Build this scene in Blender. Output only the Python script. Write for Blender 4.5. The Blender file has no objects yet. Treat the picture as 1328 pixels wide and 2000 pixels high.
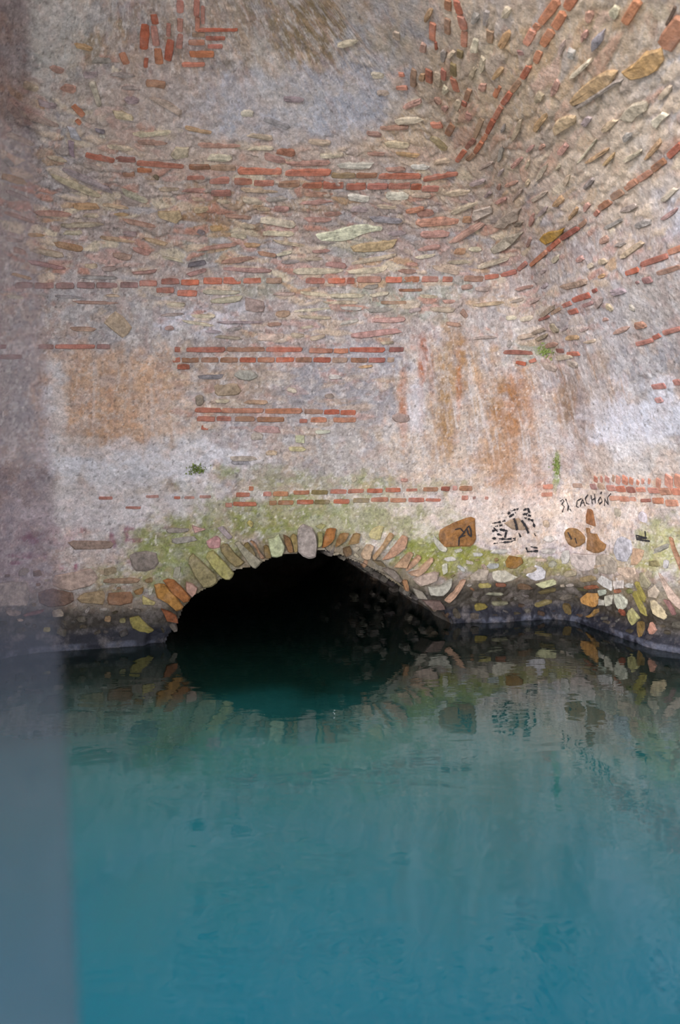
import bpy, math, random
import numpy as np
from mathutils import Vector, Matrix
from mathutils.bvhtree import BVHTree

random.seed(7); rng = np.random.default_rng(7)
scene = bpy.context.scene
COL = scene.collection

# ------------------------------------------------------------------ camera, sky, exposure
FPX, CX, HY, EYE = 1550.0, 664.0, 850.0, 1.77          # focal length (px), principal x, horizon row, eye height above the water
cam_d = bpy.data.cameras.new('camera'); cam = bpy.data.objects.new('camera', cam_d); COL.objects.link(cam)
cam.location = (0, 0, EYE); cam.rotation_euler = (math.pi / 2, 0, 0)
cam_d.sensor_width = 36; cam_d.lens = FPX / 2000 * 36; cam_d.shift_y = -150 / 2000
cam_d.clip_start = 0.02
cam_d.dof.use_dof = True; cam_d.dof.focus_distance = 6.6; cam_d.dof.aperture_fstop = 2.0
scene.camera = cam

world = bpy.data.worlds.new('overcast_sky'); scene.world = world; world.use_nodes = True
wn = world.node_tree.nodes; wn['Background'].inputs[0].default_value = (0.92, 0.97, 1.03, 1); wn['Background'].inputs[1].default_value = 1.0
scene.view_settings.view_transform = 'Standard'; scene.view_settings.look = 'None'
scene.view_settings.gamma = 1; scene.view_settings.use_curve_mapping = False
scene.view_settings.exposure = 1.72
sun_d = bpy.data.lights.new('hazy_sun', 'SUN'); sun = bpy.data.objects.new('hazy_sun', sun_d); COL.objects.link(sun)
sun_d.energy = 1.75; sun_d.angle = math.radians(35); sun_d.color = (1.0, .985, .985)
sun.rotation_euler = (math.radians(90 - 4), 0, math.radians(-30))       # low, behind the viewer's left shoulder

# ------------------------------------------------------------------ helpers
def lin(c):
    c = np.asarray(c, float) / 255.0
    return np.where(c <= .04045, c / 12.92, ((c + .055) / 1.055) ** 2.4)

def sstep(a, b, x):
    t = np.clip((x - a) / (b - a), 0, 1); return t * t * (3 - 2 * t)

_tab = rng.random((8, 256, 256))
def vnoise(x, y, k=0):
    xi = np.floor(x).astype(int); yi = np.floor(y).astype(int); fx = x - xi; fy = y - yi
    fx = fx * fx * (3 - 2 * fx); fy = fy * fy * (3 - 2 * fy); t = _tab[k % 8]
    g = lambda i, j: t[(xi + i) & 255, (yi + j) & 255]
    return (g(0, 0) * (1 - fx) + g(1, 0) * fx) * (1 - fy) + (g(0, 1) * (1 - fx) + g(1, 1) * fx) * fy

def fbm(x, y, o=4, k=0):
    s = 0; a = .5; n = 0
    for i in range(o):
        s = s + a * vnoise(x * 2 ** i + 17.3 * i, y * 2 ** i + 5.1 * i, k + i); n += a; a *= .55
    return s / n

def worley(x, y, k=0):
    xi = np.floor(x).astype(int); yi = np.floor(y).astype(int)
    f1 = np.full(x.shape, 9.); f2 = np.full(x.shape, 9.); idc = np.zeros(x.shape)
    for i in (-1, 0, 1):
        for j in (-1, 0, 1):
            a = (xi + i) & 255; b = (yi + j) & 255
            dx = xi + i + _tab[k, a, b] - x; dy = yi + j + _tab[(k + 1) % 8, a, b] - y
            d = np.sqrt(dx * dx + dy * dy); new = d < f1
            f2 = np.where(new, f1, np.minimum(f2, d)); f1 = np.where(new, d, f1)
            idc = np.where(new, _tab[(k + 2) % 8, a, b], idc)
    return f1, f2, idc

def new_mat(name):
    m = bpy.data.materials.new(name); m.use_nodes = True
    nt = m.node_tree; return m, nt, nt.nodes, nt.links, nt.nodes['Principled BSDF']

def tag(o, label=None, cat=None, group=None, kind=None):
    if label: o['label'] = label
    if cat: o['category'] = cat
    if group: o['group'] = group
    if kind: o['kind'] = kind
    return o

def link(name, me, mat=None, parent=None):
    o = bpy.data.objects.new(name, me); COL.objects.link(o)
    if mat and not me.materials: me.materials.append(mat)
    if parent: o.parent = parent
    return o

def mesh_from(name, verts, faces, smooth=True):
    me = bpy.data.meshes.new(name); me.from_pydata([tuple(v) for v in verts], [], faces); me.update()
    if smooth: me.polygons.foreach_set('use_smooth', [True] * len(me.polygons))
    return me

# ------------------------------------------------------------------ materials
def masonry_material(name, attr=True, mottled=(0.8, 1.2), smear=0.25, rough=0.9, bump=0.6):
    """colour from the mesh attribute or the object's own colour, broken up by fine grain"""
    m, nt, N, L, P = new_mat(name)
    tc = N.new('ShaderNodeTexCoord')
    geo = N.new('ShaderNodeNewGeometry')
    if attr:
        src = N.new('ShaderNodeAttribute'); src.attribute_name = 'tint'; colour = src.outputs['Color']
    else:
        src = N.new('ShaderNodeObjectInfo'); colour = src.outputs['Color']
    def noise(scale, detail=4, rough_=.6):
        n = N.new('ShaderNodeTexNoise'); n.inputs['Scale'].default_value = scale
        n.inputs['Detail'].default_value = detail; n.inputs['Roughness'].default_value = rough_
        L.new(geo.outputs['Position'], n.inputs['Vector']); return n
    n1, n2, n3 = noise(26, 6, .7), noise(110, 3, .7), noise(9, 5, .65)
    mr = N.new('ShaderNodeMapRange'); mr.inputs[1].default_value = .3; mr.inputs[2].default_value = .7
    mr.inputs[3].default_value = mottled[0]; mr.inputs[4].default_value = mottled[1]; L.new(n1.outputs[0], mr.inputs[0])
    mr2 = N.new('ShaderNodeMapRange'); mr2.inputs[1].default_value = .32; mr2.inputs[2].default_value = .68
    mr2.inputs[3].default_value = .9; mr2.inputs[4].default_value = 1.1; L.new(n2.outputs[0], mr2.inputs[0])
    mul = N.new('ShaderNodeMath'); mul.operation = 'MULTIPLY'; L.new(mr.outputs[0], mul.inputs[0]); L.new(mr2.outputs[0], mul.inputs[1])
    if attr:
        vo = N.new('ShaderNodeTexVoronoi'); vo.inputs['Scale'].default_value = 34; vo.inputs['Randomness'].default_value = 1; L.new(geo.outputs['Position'], vo.inputs['Vector'])
        sc_ = N.new('ShaderNodeSeparateColor'); L.new(vo.outputs['Color'], sc_.inputs[0])
        ag = N.new('ShaderNodeMapRange'); ag.inputs[3].default_value = .88; ag.inputs[4].default_value = 1.12; L.new(sc_.outputs[0], ag.inputs[0])
        vo2 = N.new('ShaderNodeTexVoronoi'); vo2.inputs['Scale'].default_value = 85; L.new(geo.outputs['Position'], vo2.inputs['Vector'])
        sc2 = N.new('ShaderNodeSeparateColor'); L.new(vo2.outputs['Color'], sc2.inputs[0])
        ag2 = N.new('ShaderNodeMapRange'); ag2.inputs[3].default_value = .86; ag2.inputs[4].default_value = 1.14; L.new(sc2.outputs[1], ag2.inputs[0])
        mu2 = N.new('ShaderNodeMath'); mu2.operation = 'MULTIPLY'; L.new(ag.outputs[0], mu2.inputs[0]); L.new(ag2.outputs[0], mu2.inputs[1])
        mu3 = N.new('ShaderNodeMath'); mu3.operation = 'MULTIPLY'; L.new(mul.outputs[0], mu3.inputs[0]); L.new(mu2.outputs[0], mu3.inputs[1]); mul = mu3
    if not attr:                                # dirt and iron staining over the faces of the stones
        n4 = noise(15, 5, .7); md = N.new('ShaderNodeMapRange'); md.inputs[1].default_value = .45; md.inputs[2].default_value = .7; md.inputs[3].default_value = 1; md.inputs[4].default_value = .55; L.new(n4.outputs[0], md.inputs[0])
        mu2 = N.new('ShaderNodeMath'); mu2.operation = 'MULTIPLY'; L.new(mul.outputs[0], mu2.inputs[0]); L.new(md.outputs[0], mu2.inputs[1]); mul = mu2
    # lime dust smeared over the piece
    mix0 = N.new('ShaderNodeMix'); mix0.data_type = 'RGBA'
    mr3 = N.new('ShaderNodeMapRange'); mr3.inputs[1].default_value = .5; mr3.inputs[2].default_value = .72
    mr3.inputs[3].default_value = 0; mr3.inputs[4].default_value = smear; L.new(n3.outputs[0], mr3.inputs[0])
    L.new(mr3.outputs[0], mix0.inputs[0]); L.new(colour, mix0.inputs[6]); mix0.inputs[7].default_value = (.42, .36, .34, 1)
    vm = N.new('ShaderNodeVectorMath'); vm.operation = 'SCALE'; L.new(mix0.outputs[2], vm.inputs[0]); L.new(mul.outputs[0], vm.inputs['Scale'])
    L.new(vm.outputs[0], P.inputs['Base Color'])
    if attr:
        wet = N.new('ShaderNodeAttribute'); wet.attribute_name = 'wet'
        mw = N.new('ShaderNodeMapRange'); mw.inputs[3].default_value = rough; mw.inputs[4].default_value = .6
        L.new(wet.outputs['Fac'], mw.inputs[0]); L.new(mw.outputs[0], P.inputs['Roughness'])
    else:
        P.inputs['Roughness'].default_value = rough
    P.inputs['Specular IOR Level'].default_value = .3
    add = N.new('ShaderNodeMath'); add.operation = 'MULTIPLY_ADD'; add.inputs[1].default_value = .35
    L.new(n2.outputs[0], add.inputs[0]); L.new(n1.outputs[0], add.inputs[2])
    b = N.new('ShaderNodeBump'); b.inputs['Strength'].default_value = bump; b.inputs['Distance'].default_value = .012
    L.new(add.outputs[0], b.inputs['Height']); L.new(b.outputs[0], P.inputs['Normal'])
    return m

M_WALL = masonry_material('weathered_masonry')
M_BRICK = masonry_material('fired_brick', attr=False, mottled=(.76, 1.22), smear=.35)
M_STONE = masonry_material('rubble_stone', attr=False, mottled=(.56, 1.3), smear=.22)
M_WETSTONE = masonry_material('damp_stone', attr=False, mottled=(.6, 1.25), smear=.05, rough=.55)

def plain(name, rgb, rough=.8):
    m, nt, N, L, P = new_mat(name); P.inputs['Base Color'].default_value = (*lin(rgb), 1); P.inputs['Roughness'].default_value = rough
    n = N.new('ShaderNodeTexNoise'); n.inputs['Scale'].default_value = 60
    g = N.new('ShaderNodeNewGeometry'); L.new(g.outputs['Position'], n.inputs['Vector'])
    mx = N.new('ShaderNodeMix'); mx.data_type = 'RGBA'; L.new(n.outputs[0], mx.inputs[0])
    mx.inputs[6].default_value = (*(lin(rgb) * .6), 1); mx.inputs[7].default_value = (*(lin(rgb) * 1.4), 1)
    L.new(mx.outputs[2], P.inputs['Base Color']); return m
M_INK = plain('black_marker', (38, 36, 40)); M_MOSS = plain('moss_green', (116, 130, 66))

# ------------------------------------------------------------------ the chamber: walls that lean in and turn into a groined vault
B0 = np.array([-2.75, 6.46]); B1 = np.array([2.24, 7.78])
U = (B1 - B0) / np.linalg.norm(B1 - B0); NB = np.array([U[1], -U[0]])
WB = np.linalg.norm(B1 - B0); Y_END = 1.7
PZ = np.array([-2.0, -1.77, -.54, .1, .72, 1.37, 1.7, 1.95, 2.2, 2.38, 2.55, 2.66])
PD = np.array([0, 0, .17, .38, .62, .86, 1.15, 1.5, 1.85, 2.15, 2.5, 2.85])
zz = np.linspace(0, 1, 4001)
_len = np.concatenate([[0], np.cumsum(np.hypot(np.diff(PZ), np.diff(PD)))])
tt = np.linspace(0, _len[-1], 4001)
pz = np.interp(tt, _len, PZ); pd = np.interp(tt, _len, PD)
ker = np.hanning(421); ker /= ker.sum()
pad = lambda a: np.concatenate([a[0] + (a[1] - a[0]) * np.arange(-300, 0), a, a[-1] + (a[-1] - a[-2]) * np.arange(1, 301)])
pz = np.convolve(pad(pz), ker, 'same')[300:-300]; pd = np.convolve(pad(pd), ker, 'same')[300:-300]

STEP = 0.0118
T = np.arange(0, tt[-1], STEP); NR = len(T)
rz = np.interp(T, tt, pz); rd = np.interp(T, tt, pd)
KR = np.interp(rz, [-1.77, -.5, .3, 1, 2.2], [.36, .40, .25, .13, .08])
sl = -np.concatenate([np.linspace(5.0, 1.75, 34), np.arange(1.7, STEP / 2, -STEP)])      # left wall columns (distance from corner, negative)
sb = np.linspace(0, WB, int(WB / STEP) + 1)
sr = np.concatenate([np.arange(STEP, 3.0, STEP), np.linspace(3.05, 6.3, 36)])
S = np.concatenate([sl, sb, sr + WB]); NC = len(S)
NL_, NB_ = len(sl), len(sb)

def inter(p, a, q, b):
    """rows: p + a*x = q + b*y -> point"""
    det = a[..., 0] * (-b[..., 1]) + a[..., 1] * b[..., 0]
    w = q - p; x = (w[..., 0] * (-b[..., 1]) + w[..., 1] * b[..., 0]) / det
    return p + a * x[..., None]
def unit(v): return v / np.linalg.norm(v, axis=-1, keepdims=True)
tr = unit(np.stack([KR, -np.ones(NR)], 1)); nr = np.stack([tr[:, 1], -tr[:, 0]], 1); nr = unit(np.stack([-np.ones(NR), -KR], 1))
tl = unit(np.stack([np.full(NR, -.1), -np.ones(NR)], 1)); nl = unit(np.stack([np.ones(NR), np.full(NR, -.1)], 1))
UB = np.repeat(U[None], NR, 0)
pb = B0[None] + NB[None] * rd[:, None]
CR = inter(pb, UB, B1[None] + nr * rd[:, None], tr)
CLn = inter(pb, UB, B0[None] + nl * (rd * .6)[:, None], tl)
wb = np.linalg.norm(CR - CLn, axis=1)
XY = np.zeros((NR, NC, 2)); W = .34
for c in range(NC):
    s = S[c]
    if c < NL_:                                   # left wall
        XY[:, c] = CLn + tl * (-s); sig = s; corner, a, b = CLn, -tl, UB
    elif c < NL_ + NB_:
        f = s / WB; XY[:, c] = CLn + UB * (f * wb)[:, None]
        dl = f * wb; dr = (1 - f) * wb
        for sgn, d, C0, a_, b_ in ((1, dl, CLn, -tl, UB), (-1, dr, CR, UB, tr)):
            sg = sgn * d; m = np.abs(sg) < W
            q = C0 + b_ * ((sg + W) ** 2 / (4 * W))[:, None] - a_ * ((W - sg) ** 2 / (4 * W))[:, None]
            XY[m, c] = q[m]
        continue
    else:
        XY[:, c] = CR + tr * (s - WB); sig = s - WB; corner, a, b = CR, UB, tr
        # below the brick bands the side wall steps back beyond its corner at the water
        r = s - WB; rec = max(0, r - 1.22) * .55
        lowf = 1 - sstep(-1.0, -.6, rz)
        XY[:, c] += -nr * (rec * lowf)[:, None]
    if abs(sig) < W:
        XY[:, c] = corner + b * ((sig + W) ** 2 / (4 * W)) - a * ((W - sig) ** 2 / (4 * W))
XY[..., 1] = np.maximum(XY[..., 1], Y_END)
SM = np.dstack([XY, np.repeat((rz + EYE)[:, None], NC, 1)])           # smooth surface
def normals(G):
    du = np.gradient(G, axis=1); dv = np.gradient(G, axis=0)
    n = np.cross(dv, du); n /= np.linalg.norm(n, axis=2, keepdims=True) + 1e-9
    return n
NRM = normals(SM)
if NRM[NR // 3, NL_ + NB_ // 2, 1] > 0: NRM = -NRM                     # towards the room
Yc = np.maximum(SM[..., 1], .8)
PX = CX + FPX * SM[..., 0] / Yc; PY = HY - FPX * (SM[..., 2] - EYE) / Yc
SS = np.repeat(S[None], NR, 0); TT = np.repeat(T[:, None], NC, 1); ZW = SM[..., 2]

# where bare rubble shows and where lime plaster still covers it (measured on the wall)
def blob(cx, cy, rx, ry, ang=0, rag=.8, fr=.035, k=0, hard=.24):
    a = math.radians(ang); dx = PX - cx; dy = PY - cy
    x = (dx * math.cos(a) + dy * math.sin(a)) / rx; y = (-dx * math.sin(a) + dy * math.cos(a)) / ry
    r = np.sqrt(x * x + y * y)
    m = r < 2.2
    out = np.zeros(r.shape)
    n = fbm(PX[m] * fr + k * 3.7, PY[m] * fr + k, 5, k % 5) - .5
    out[m] = 1 - sstep(1 - hard, 1 + hard, r[m] + rag * 2 * n)
    return out

stony = np.clip(blob(560, 430, 640, 170, 0) + blob(1080, 200, 330, 280) + .75 * blob(600, 610, 280, 75) + .8 * blob(150, 350, 160, 200)
                + .6 * blob(1080, 620, 110, 90) + .5 * blob(560, 770, 210, 90), 0, 1)
stony *= 1 - .9 * blob(580, 200, 205, 75); stony *= 1 - .8 * blob(600, 55, 260, 80)
low = sstep(1085, 1125, PY + 30 * (fbm(SS * 6, TT * 6, 3, 2) - .5)) * np.where(PX > 860, 1, .55)

# rubble courses: flat slabs along the courses, warped
wx = (fbm(SS * 3, TT * 3, 3, 1) - .5); wy = (fbm(SS * 2.2 + 9, TT * 5, 3, 3) - .5)
f1, f2, cid = worley(SS / .30 + wx * 1.2, TT / .062 + wy * 2.6, 0)
edge = sstep(.03, .22, f2 - f1)
g1, g2, gid = worley(SS / .085 + wx, TT / .05 + wy, 3)
gedge = sstep(.05, .25, g2 - g1)
big = fbm(SS * 1.1, TT * 1.3, 4, 4); mid = fbm(SS * 6, TT * 6, 4, 5); fine = fbm(SS * 26, TT * 26, 3, 6)
HGT = .012 * (mid - .5) + .007 * (fine - .5) + .03 * (big - .5)
HGT += stony * (.010 * edge * (.3 + cid) - .004 + .012 * (fbm(SS * 9, TT * 14, 3, 2) - .5))
HGT += low * .008 * gedge
# the plastered patches stand a little proud of the rubble
plaster_up = np.clip(blob(580, 200, 205, 75) + blob(240, 800, 150, 110) + blob(1235, 830, 100, 90), 0, 1)
HGT += .012 * plaster_up
# battered footing at the waterline
foot = (1 - sstep(.03, .17, ZW)) * (1 - blob(886, 1235, 50, 70, 0, 0)) * (1 - blob(316, 1255, 30, 60, 0, 0)); HGT += .07 * foot
G = SM + NRM * HGT[..., None]

ARCH = [(318, 1262), (326, 1240), (345, 1213), (356, 1186), (376, 1162), (420, 1136), (455, 1112), (500, 1102), (535, 1084), (580, 1078), (625, 1072), (652, 1076), (690, 1092), (735, 1112), (772, 1136),
        (800, 1156), (830, 1170), (858, 1186), (878, 1206), (886, 1240)]

# ------------------------------------------------------------------ colour of the masonry (its own stains, and a lightening of the vault)
colr = np.empty((NR, NC, 3)); colr[:] = lin((172, 158, 152))
def paint(c, m):
    global colr
    m = np.clip(m, 0, 1)[..., None]; colr = colr * (1 - m) + lin(c) * m
def B(cx, cy, rx, ry, c, s=.8, ang=0, rag=.8, fr=.035, hard=.24):
    paint(c, s * blob(cx, cy, rx, ry, ang, rag, fr, (int(cx) * 7 + int(cy)) % 23, hard))
paint((190, 168, 146), .5 * sstep(.45, .65, big))
paint((150, 146, 150), .5 * sstep(.5, .7, fbm(SS * 1.7 + 40, TT * 1.7, 4, 0)))
B(1060, 170, 330, 290, (186, 162, 134), .65); B(1180, 250, 200, 140, (194, 172, 150), .6); B(1240, 10, 140, 60, (150, 128, 92), .6)
B(560, 420, 640, 150, (178, 154, 142), .5)
B(580, 45, 270, 95, (150, 140, 126), .6, fr=.05); B(500, 40, 110, 50, (128, 112, 84), .6, fr=.09); B(640, 60, 100, 70, (134, 112, 72), .65, fr=.09); B(330, 60, 150, 80, (150, 122, 100), .5)
B(120, 60, 130, 90, (152, 152, 152), .7); B(160, 95, 90, 35, (140, 116, 76), .6, -20); B(110, 200, 90, 90, (150, 148, 142), .5)
B(585, 205, 205, 72, (170, 172, 182), .95, 0, .45); B(760, 95, 95, 90, (168, 168, 174), .85); B(745, 75, 50, 40, (166, 154, 132), .6)
B(560, 190, 60, 18, (165, 145, 120), .5); B(460, 262, 90, 14, (186, 188, 196), .7)
B(90, 300, 70, 90, (158, 156, 162), .5); B(1300, 170, 45, 65, (200, 200, 206), .85, 30); B(1312, 425, 42, 45, (206, 206, 214), .85)
B(1245, 305, 26, 34, (196, 196, 200), .8, 30); B(1110, 375, 60, 40, (186, 178, 174), .7); B(1250, 450, 90, 60, (176, 160, 152), .5)
B(440, 425, 95, 45, (160, 118, 66), .75, 15, .8, .06); B(620, 395, 60, 22, (160, 124, 78), .6, 0, .8, .06); B(810, 250, 80, 60, (190, 158, 116), .5, 0, .8, .05)
B(760, 270, 60, 25, (186, 156, 116), .5); B(960, 180, 120, 120, (192, 160, 116), .45, 0, .8, .05); B(1090, 120, 90, 80, (196, 156, 98), .45, 0, .8, .05)
B(1170, 60, 80, 60, (186, 152, 104), .5, 0, .8, .05); B(380, 500, 60, 25, (150, 158, 152), .4)
for x, y in ((500, 560), (690, 590), (760, 570), (820, 600), (860, 560), (430, 470), (1030, 690), (700, 480)):
    B(x, y, 60, 26, (148, 160, 138), .45, 0, .8, .05)
B(230, 610, 190, 55, (160, 156, 156), .6); B(425, 622, 95, 32, (206, 202, 208), .85, -8); B(560, 640, 70, 30, (204, 190, 188), .6); B(510, 690, 130, 60, (160, 136, 122), .35)
B(690, 730, 150, 60, (156, 154, 160), .7); B(640, 800, 190, 100, (152, 148, 150), .6); B(440, 770, 90, 60, (168, 142, 116), .5); B(690, 900, 160, 60, (176, 168, 160), .6)
B(470, 860, 70, 50, (176, 166, 166), .7); B(350, 690, 60, 50, (158, 148, 140), .5)
# ochre wash on the left, white lime around it
B(230, 790, 150, 105, (196, 160, 132), .9, 0, .35); B(190, 830, 80, 60, (192, 142, 108), .4, 0, .9, .09); B(300, 760, 60, 80, (202, 166, 138), .5)
for i in range(12):
    x = 120 + i * 21 + random.uniform(-8, 8); B(x, random.uniform(740, 830), random.uniform(3, 9), random.uniform(30, 70), (186, 130, 92), random.uniform(.2, .45), 0, .8, .05)
B(108, 800, 24, 95, (214, 208, 206), .85); B(120, 890, 60, 40, (214, 208, 206), .8); B(270, 905, 190, 42, (212, 206, 208), .85); B(220, 975, 190, 60, (206, 196, 192), .75)
B(360, 860, 50, 60, (202, 192, 186), .6); B(310, 950, 80, 14, (140, 118, 90), .7); B(200, 985, 60, 10, (176, 140, 116), .6); B(250, 940, 14, 8, (150, 124, 108), .6)
B(120, 970, 60, 30, (205, 190, 180), .6); B(40, 930, 60, 80, (170, 148, 136), .6)
# ochre and rust on the right half
B(900, 830, 140, 170, (202, 180, 158), .7); B(870, 890, 120, 60, (206, 188, 172), .6); B(960, 640, 70, 45, (190, 182, 178), .6); B(960, 590, 70, 10, (192, 166, 130), .5)
STREAKS = ((825, 700, 10, 42, (156, 84, 50), .85), (822, 770, 5, 60, (156, 92, 52), .7), (812, 790, 16, 60, (212, 206, 208), .85), (786, 790, 9, 70, (176, 112, 74), .7),
                           (842, 730, 6, 50, (160, 104, 66), .5), (874, 770, 20, 110, (166, 130, 88), .8), (866, 850, 14, 40, (158, 122, 84), .6), (900, 710, 12, 70, (164, 118, 66), .7), (896, 760, 5, 50, (176, 104, 50), .7),
                           (930, 740, 10, 70, (190, 158, 124), .6), (960, 740, 8, 60, (176, 142, 108), .5), (1010, 755, 20, 40, (172, 124, 88), .8), (985, 800, 26, 55, (156, 108, 58), .8), (1000, 830, 14, 60, (168, 112, 62), .8),
                           (1030, 800, 24, 50, (172, 128, 96), .6), (978, 920, 24, 55, (170, 128, 90), .85), (980, 870, 40, 50, (184, 148, 116), .6), (1010, 915, 60, 40, (178, 142, 116), .5), (940, 900, 24, 16, (184, 146, 112), .7),
                           (1050, 960, 40, 22, (196, 146, 122), .5), (1120, 790, 26, 60, (150, 122, 98), .75), (1150, 810, 18, 60, (150, 128, 110), .7), (1175, 770, 20, 90, (158, 136, 112), .6), (1100, 800, 10, 60, (140, 112, 86), .6), (1135, 800, 10, 50, (168, 156, 158), .7),
                           (1170, 900, 26, 34, (180, 142, 114), .7), (1115, 890, 20, 20, (188, 156, 130), .6), (1070, 850, 40, 60, (176, 166, 160), .6))
for x, y, rx, ry, c, s in STREAKS:
    B(x, y, rx, ry, c, s, 0, .6, .05, .45)
B(1120, 640, 36, 200, (178, 172, 172), .6, -18); B(1180, 620, 60, 120, (196, 190, 190), .6, -20); B(1080, 560, 60, 40, (182, 168, 154), .5); B(1260, 715, 60, 50, (160, 158, 162), .7); B(1265, 590, 60, 70, (192, 184, 178), .6)
B(1225, 830, 75, 60, (216, 216, 224), .95, 20, .5); B(1310, 800, 30, 60, (214, 214, 220), .85, -20); B(1200, 770, 40, 40, (206, 200, 202), .7); B(1235, 900, 100, 50, (214, 204, 196), .85); B(1130, 880, 24, 60, (206, 202, 202), .7)
B(1290, 870, 20, 70, (186, 172, 158), .5); B(1300, 920, 26, 40, (202, 160, 130), .6)
for x, y, a in ((1225, 800, 8), (1255, 812, 6), (1245, 790, 10), (1285, 812, 5)): B(x, y, a, a * 1.6, (178, 150, 134), .6)
# runs of rust and lime down the right half
reg = np.clip(blob(890, 770, 130, 130, 0, .4) + blob(1140, 780, 90, 110, 0, .4) + blob(1000, 830, 70, 110, 0, .4) + .8 * blob(235, 790, 140, 90, 0, .4), 0, 1)
vs1 = fbm(SS * 20, TT * 1.7, 4, 1); vs2 = fbm(SS * 26 + 50, TT * 2.2, 4, 3)
paint((176, 136, 100), .55 * reg * sstep(.52, .66, vs1)); paint((216, 208, 204), .6 * reg * sstep(.55, .68, vs2)); paint((158, 144, 138), .35 * reg * sstep(.55, .7, fbm(SS * 30 + 9, TT * 3, 3, 5)))
# pale pink lime band above the water, moss around the arch
B(900, 1005, 300, 55, (214, 196, 182), .85); B(1200, 1010, 200, 80, (208, 188, 168), .85); B(150, 1030, 200, 55, (208, 196, 194), .8); B(60, 1070, 110, 60, (176, 160, 160), .6); B(230, 1080, 140, 40, (196, 176, 162), .6)
B(610, 1010, 250, 42, (134, 136, 84), .8, 0, .7, .04); B(560, 1030, 130, 30, (122, 122, 56), .7, 0, .8, .05); B(700, 1025, 120, 45, (140, 144, 96), .7, 0, .7, .05); B(620, 955, 230, 26, (150, 150, 104), .5, 0, .9, .05)
B(360, 1085, 110, 55, (128, 134, 76), .75, 0, .8, .05); B(330, 1050, 60, 40, (136, 138, 76), .7, 0, .8, .05); B(250, 1130, 90, 30, (134, 138, 90), .6, 0, .8, .05); B(865, 1085, 80, 40, (128, 130, 46), .85, 0, .8, .05)
B(1010, 1105, 130, 20, (140, 136, 66), .75, 0, .9, .05); B(800, 1050, 60, 40, (150, 152, 96), .6, 0, .8, .05); B(1290, 1070, 50, 55, (146, 150, 84), .6, 0, .9, .05); B(1225, 1090, 60, 25, (150, 146, 82), .5, 0, .9, .05)
B(730, 935, 40, 20, (136, 140, 86), .6, 0, .9, .06); B(545, 925, 80, 18, (140, 142, 100), .45, 0, .9, .06); B(1088, 915, 6, 30, (122, 146, 62), .8); B(1084, 950, 5, 22, (150, 160, 100), .7); B(430, 920, 26, 14, (140, 154, 96), .6, 0, .9, .06)
B(1065, 685, 20, 16, (130, 140, 84), .6)
B(120, 1050, 60, 20, (186, 150, 148), .4)
# old purple paint on the left
for x, y, rx, ry in ((161, 1036, 6, 6), (218, 1048, 4, 14), (223, 1062, 4, 10), (247, 1040, 5, 16), (255, 1033, 9, 4), (265, 1055, 18, 4), (120, 1109, 6, 6), (149, 1106, 4, 8), (36, 1099, 14, 5), (86, 1087, 5, 6), (256, 1096, 8, 8), (277, 1090, 14, 6), (313, 1104, 5, 5), (180, 1066, 12, 5), (60, 1052, 22, 12), (50, 1085, 30, 5), (330, 1031, 12, 4)):
    B(x, y, rx, ry, (134, 68, 92), .75, 0, .7, .09, .4)
# lime, ochre, grey and pink flecks breaking everything up
pl = 1 - .55 * stony
paint((214, 208, 206), .36 * pl * sstep(.55, .64, fbm(SS * 7 + 3, TT * 8, 5, 0)))
paint((152, 148, 154), .36 * pl * sstep(.56, .66, fbm(SS * 9 + 60, TT * 10, 5, 2)))
paint((196, 162, 132), .3 * pl * sstep(.57, .66, fbm(SS * 8 + 25, TT * 9 + 40, 5, 4)))
paint((188, 158, 150), .26 * sstep(.57, .66, fbm(SS * 12 + 80, TT * 13 + 7, 4, 1)))
paint((220, 214, 210), .38 * sstep(.60, .67, fbm(SS * 22 + 11, TT * 24 + 19, 4, 3)))
paint((134, 124, 118), .34 * sstep(.61, .68, fbm(SS * 24 + 71, TT * 24 + 33, 4, 6)))
B(270, 905, 190, 42, (216, 212, 214), .55); B(108, 830, 26, 90, (216, 212, 212), .5); B(220, 980, 170, 40, (210, 200, 196), .4); B(1225, 830, 75, 60, (220, 220, 228), .6, 20); B(1240, 900, 90, 40, (218, 210, 202), .45)
B(230, 790, 145, 100, (200, 164, 136), .35); B(585, 205, 200, 66, (176, 178, 188), .4); B(900, 1010, 280, 40, (218, 202, 190), .35); B(90, 90, 90, 50, (176, 178, 178), .5, -25); B(1310, 800, 30, 60, (216, 216, 224), .5, -20)
for x, y, rx, ry, c, s in STREAKS: B(x, y, rx, ry, c, s * .36, 0, .9, .07, .4)
B(600, 1015, 240, 34, (130, 134, 80), .5, 0, .9, .05); B(865, 1085, 75, 36, (126, 132, 46), .6, 0, .8, .05); B(350, 1085, 100, 50, (128, 136, 76), .5, 0, .9, .05); B(1290, 1065, 40, 45, (144, 150, 84), .4, 0, .9, .05); B(1010, 1105, 120, 18, (138, 136, 66), .5, 0, .9, .05)
top = sstep(700, 100, PY); paint((206, 196, 184), .25 * top * sstep(.42, .6, big))  # paler towards the top, raised to brighten the vault
# tints of the separate slabs inside the rubble
pal = [(212, 196, 168), (196, 158, 146), (186, 150, 112), (176, 170, 170), (200, 176, 150), (184, 132, 112), (206, 184, 160), (160, 146, 138)]
pk = (cid * len(pal)).astype(int).clip(0, len(pal) - 1)
PALL = np.array([lin(c) for c in pal])
sel = (stony * edge * sstep(.25, .6, cid * 7 % 1) * .75)[..., None]
colr = colr * (1 - sel) + PALL[pk] * sel
pk2 = (gid * len(pal)).astype(int).clip(0, len(pal) - 1)
sel2 = (np.clip(stony * .5 + low * .4 + .12, 0, 1) * gedge * (gid > .62))[..., None] * .6
colr = colr * (1 - sel2) + PALL[pk2] * sel2
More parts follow.
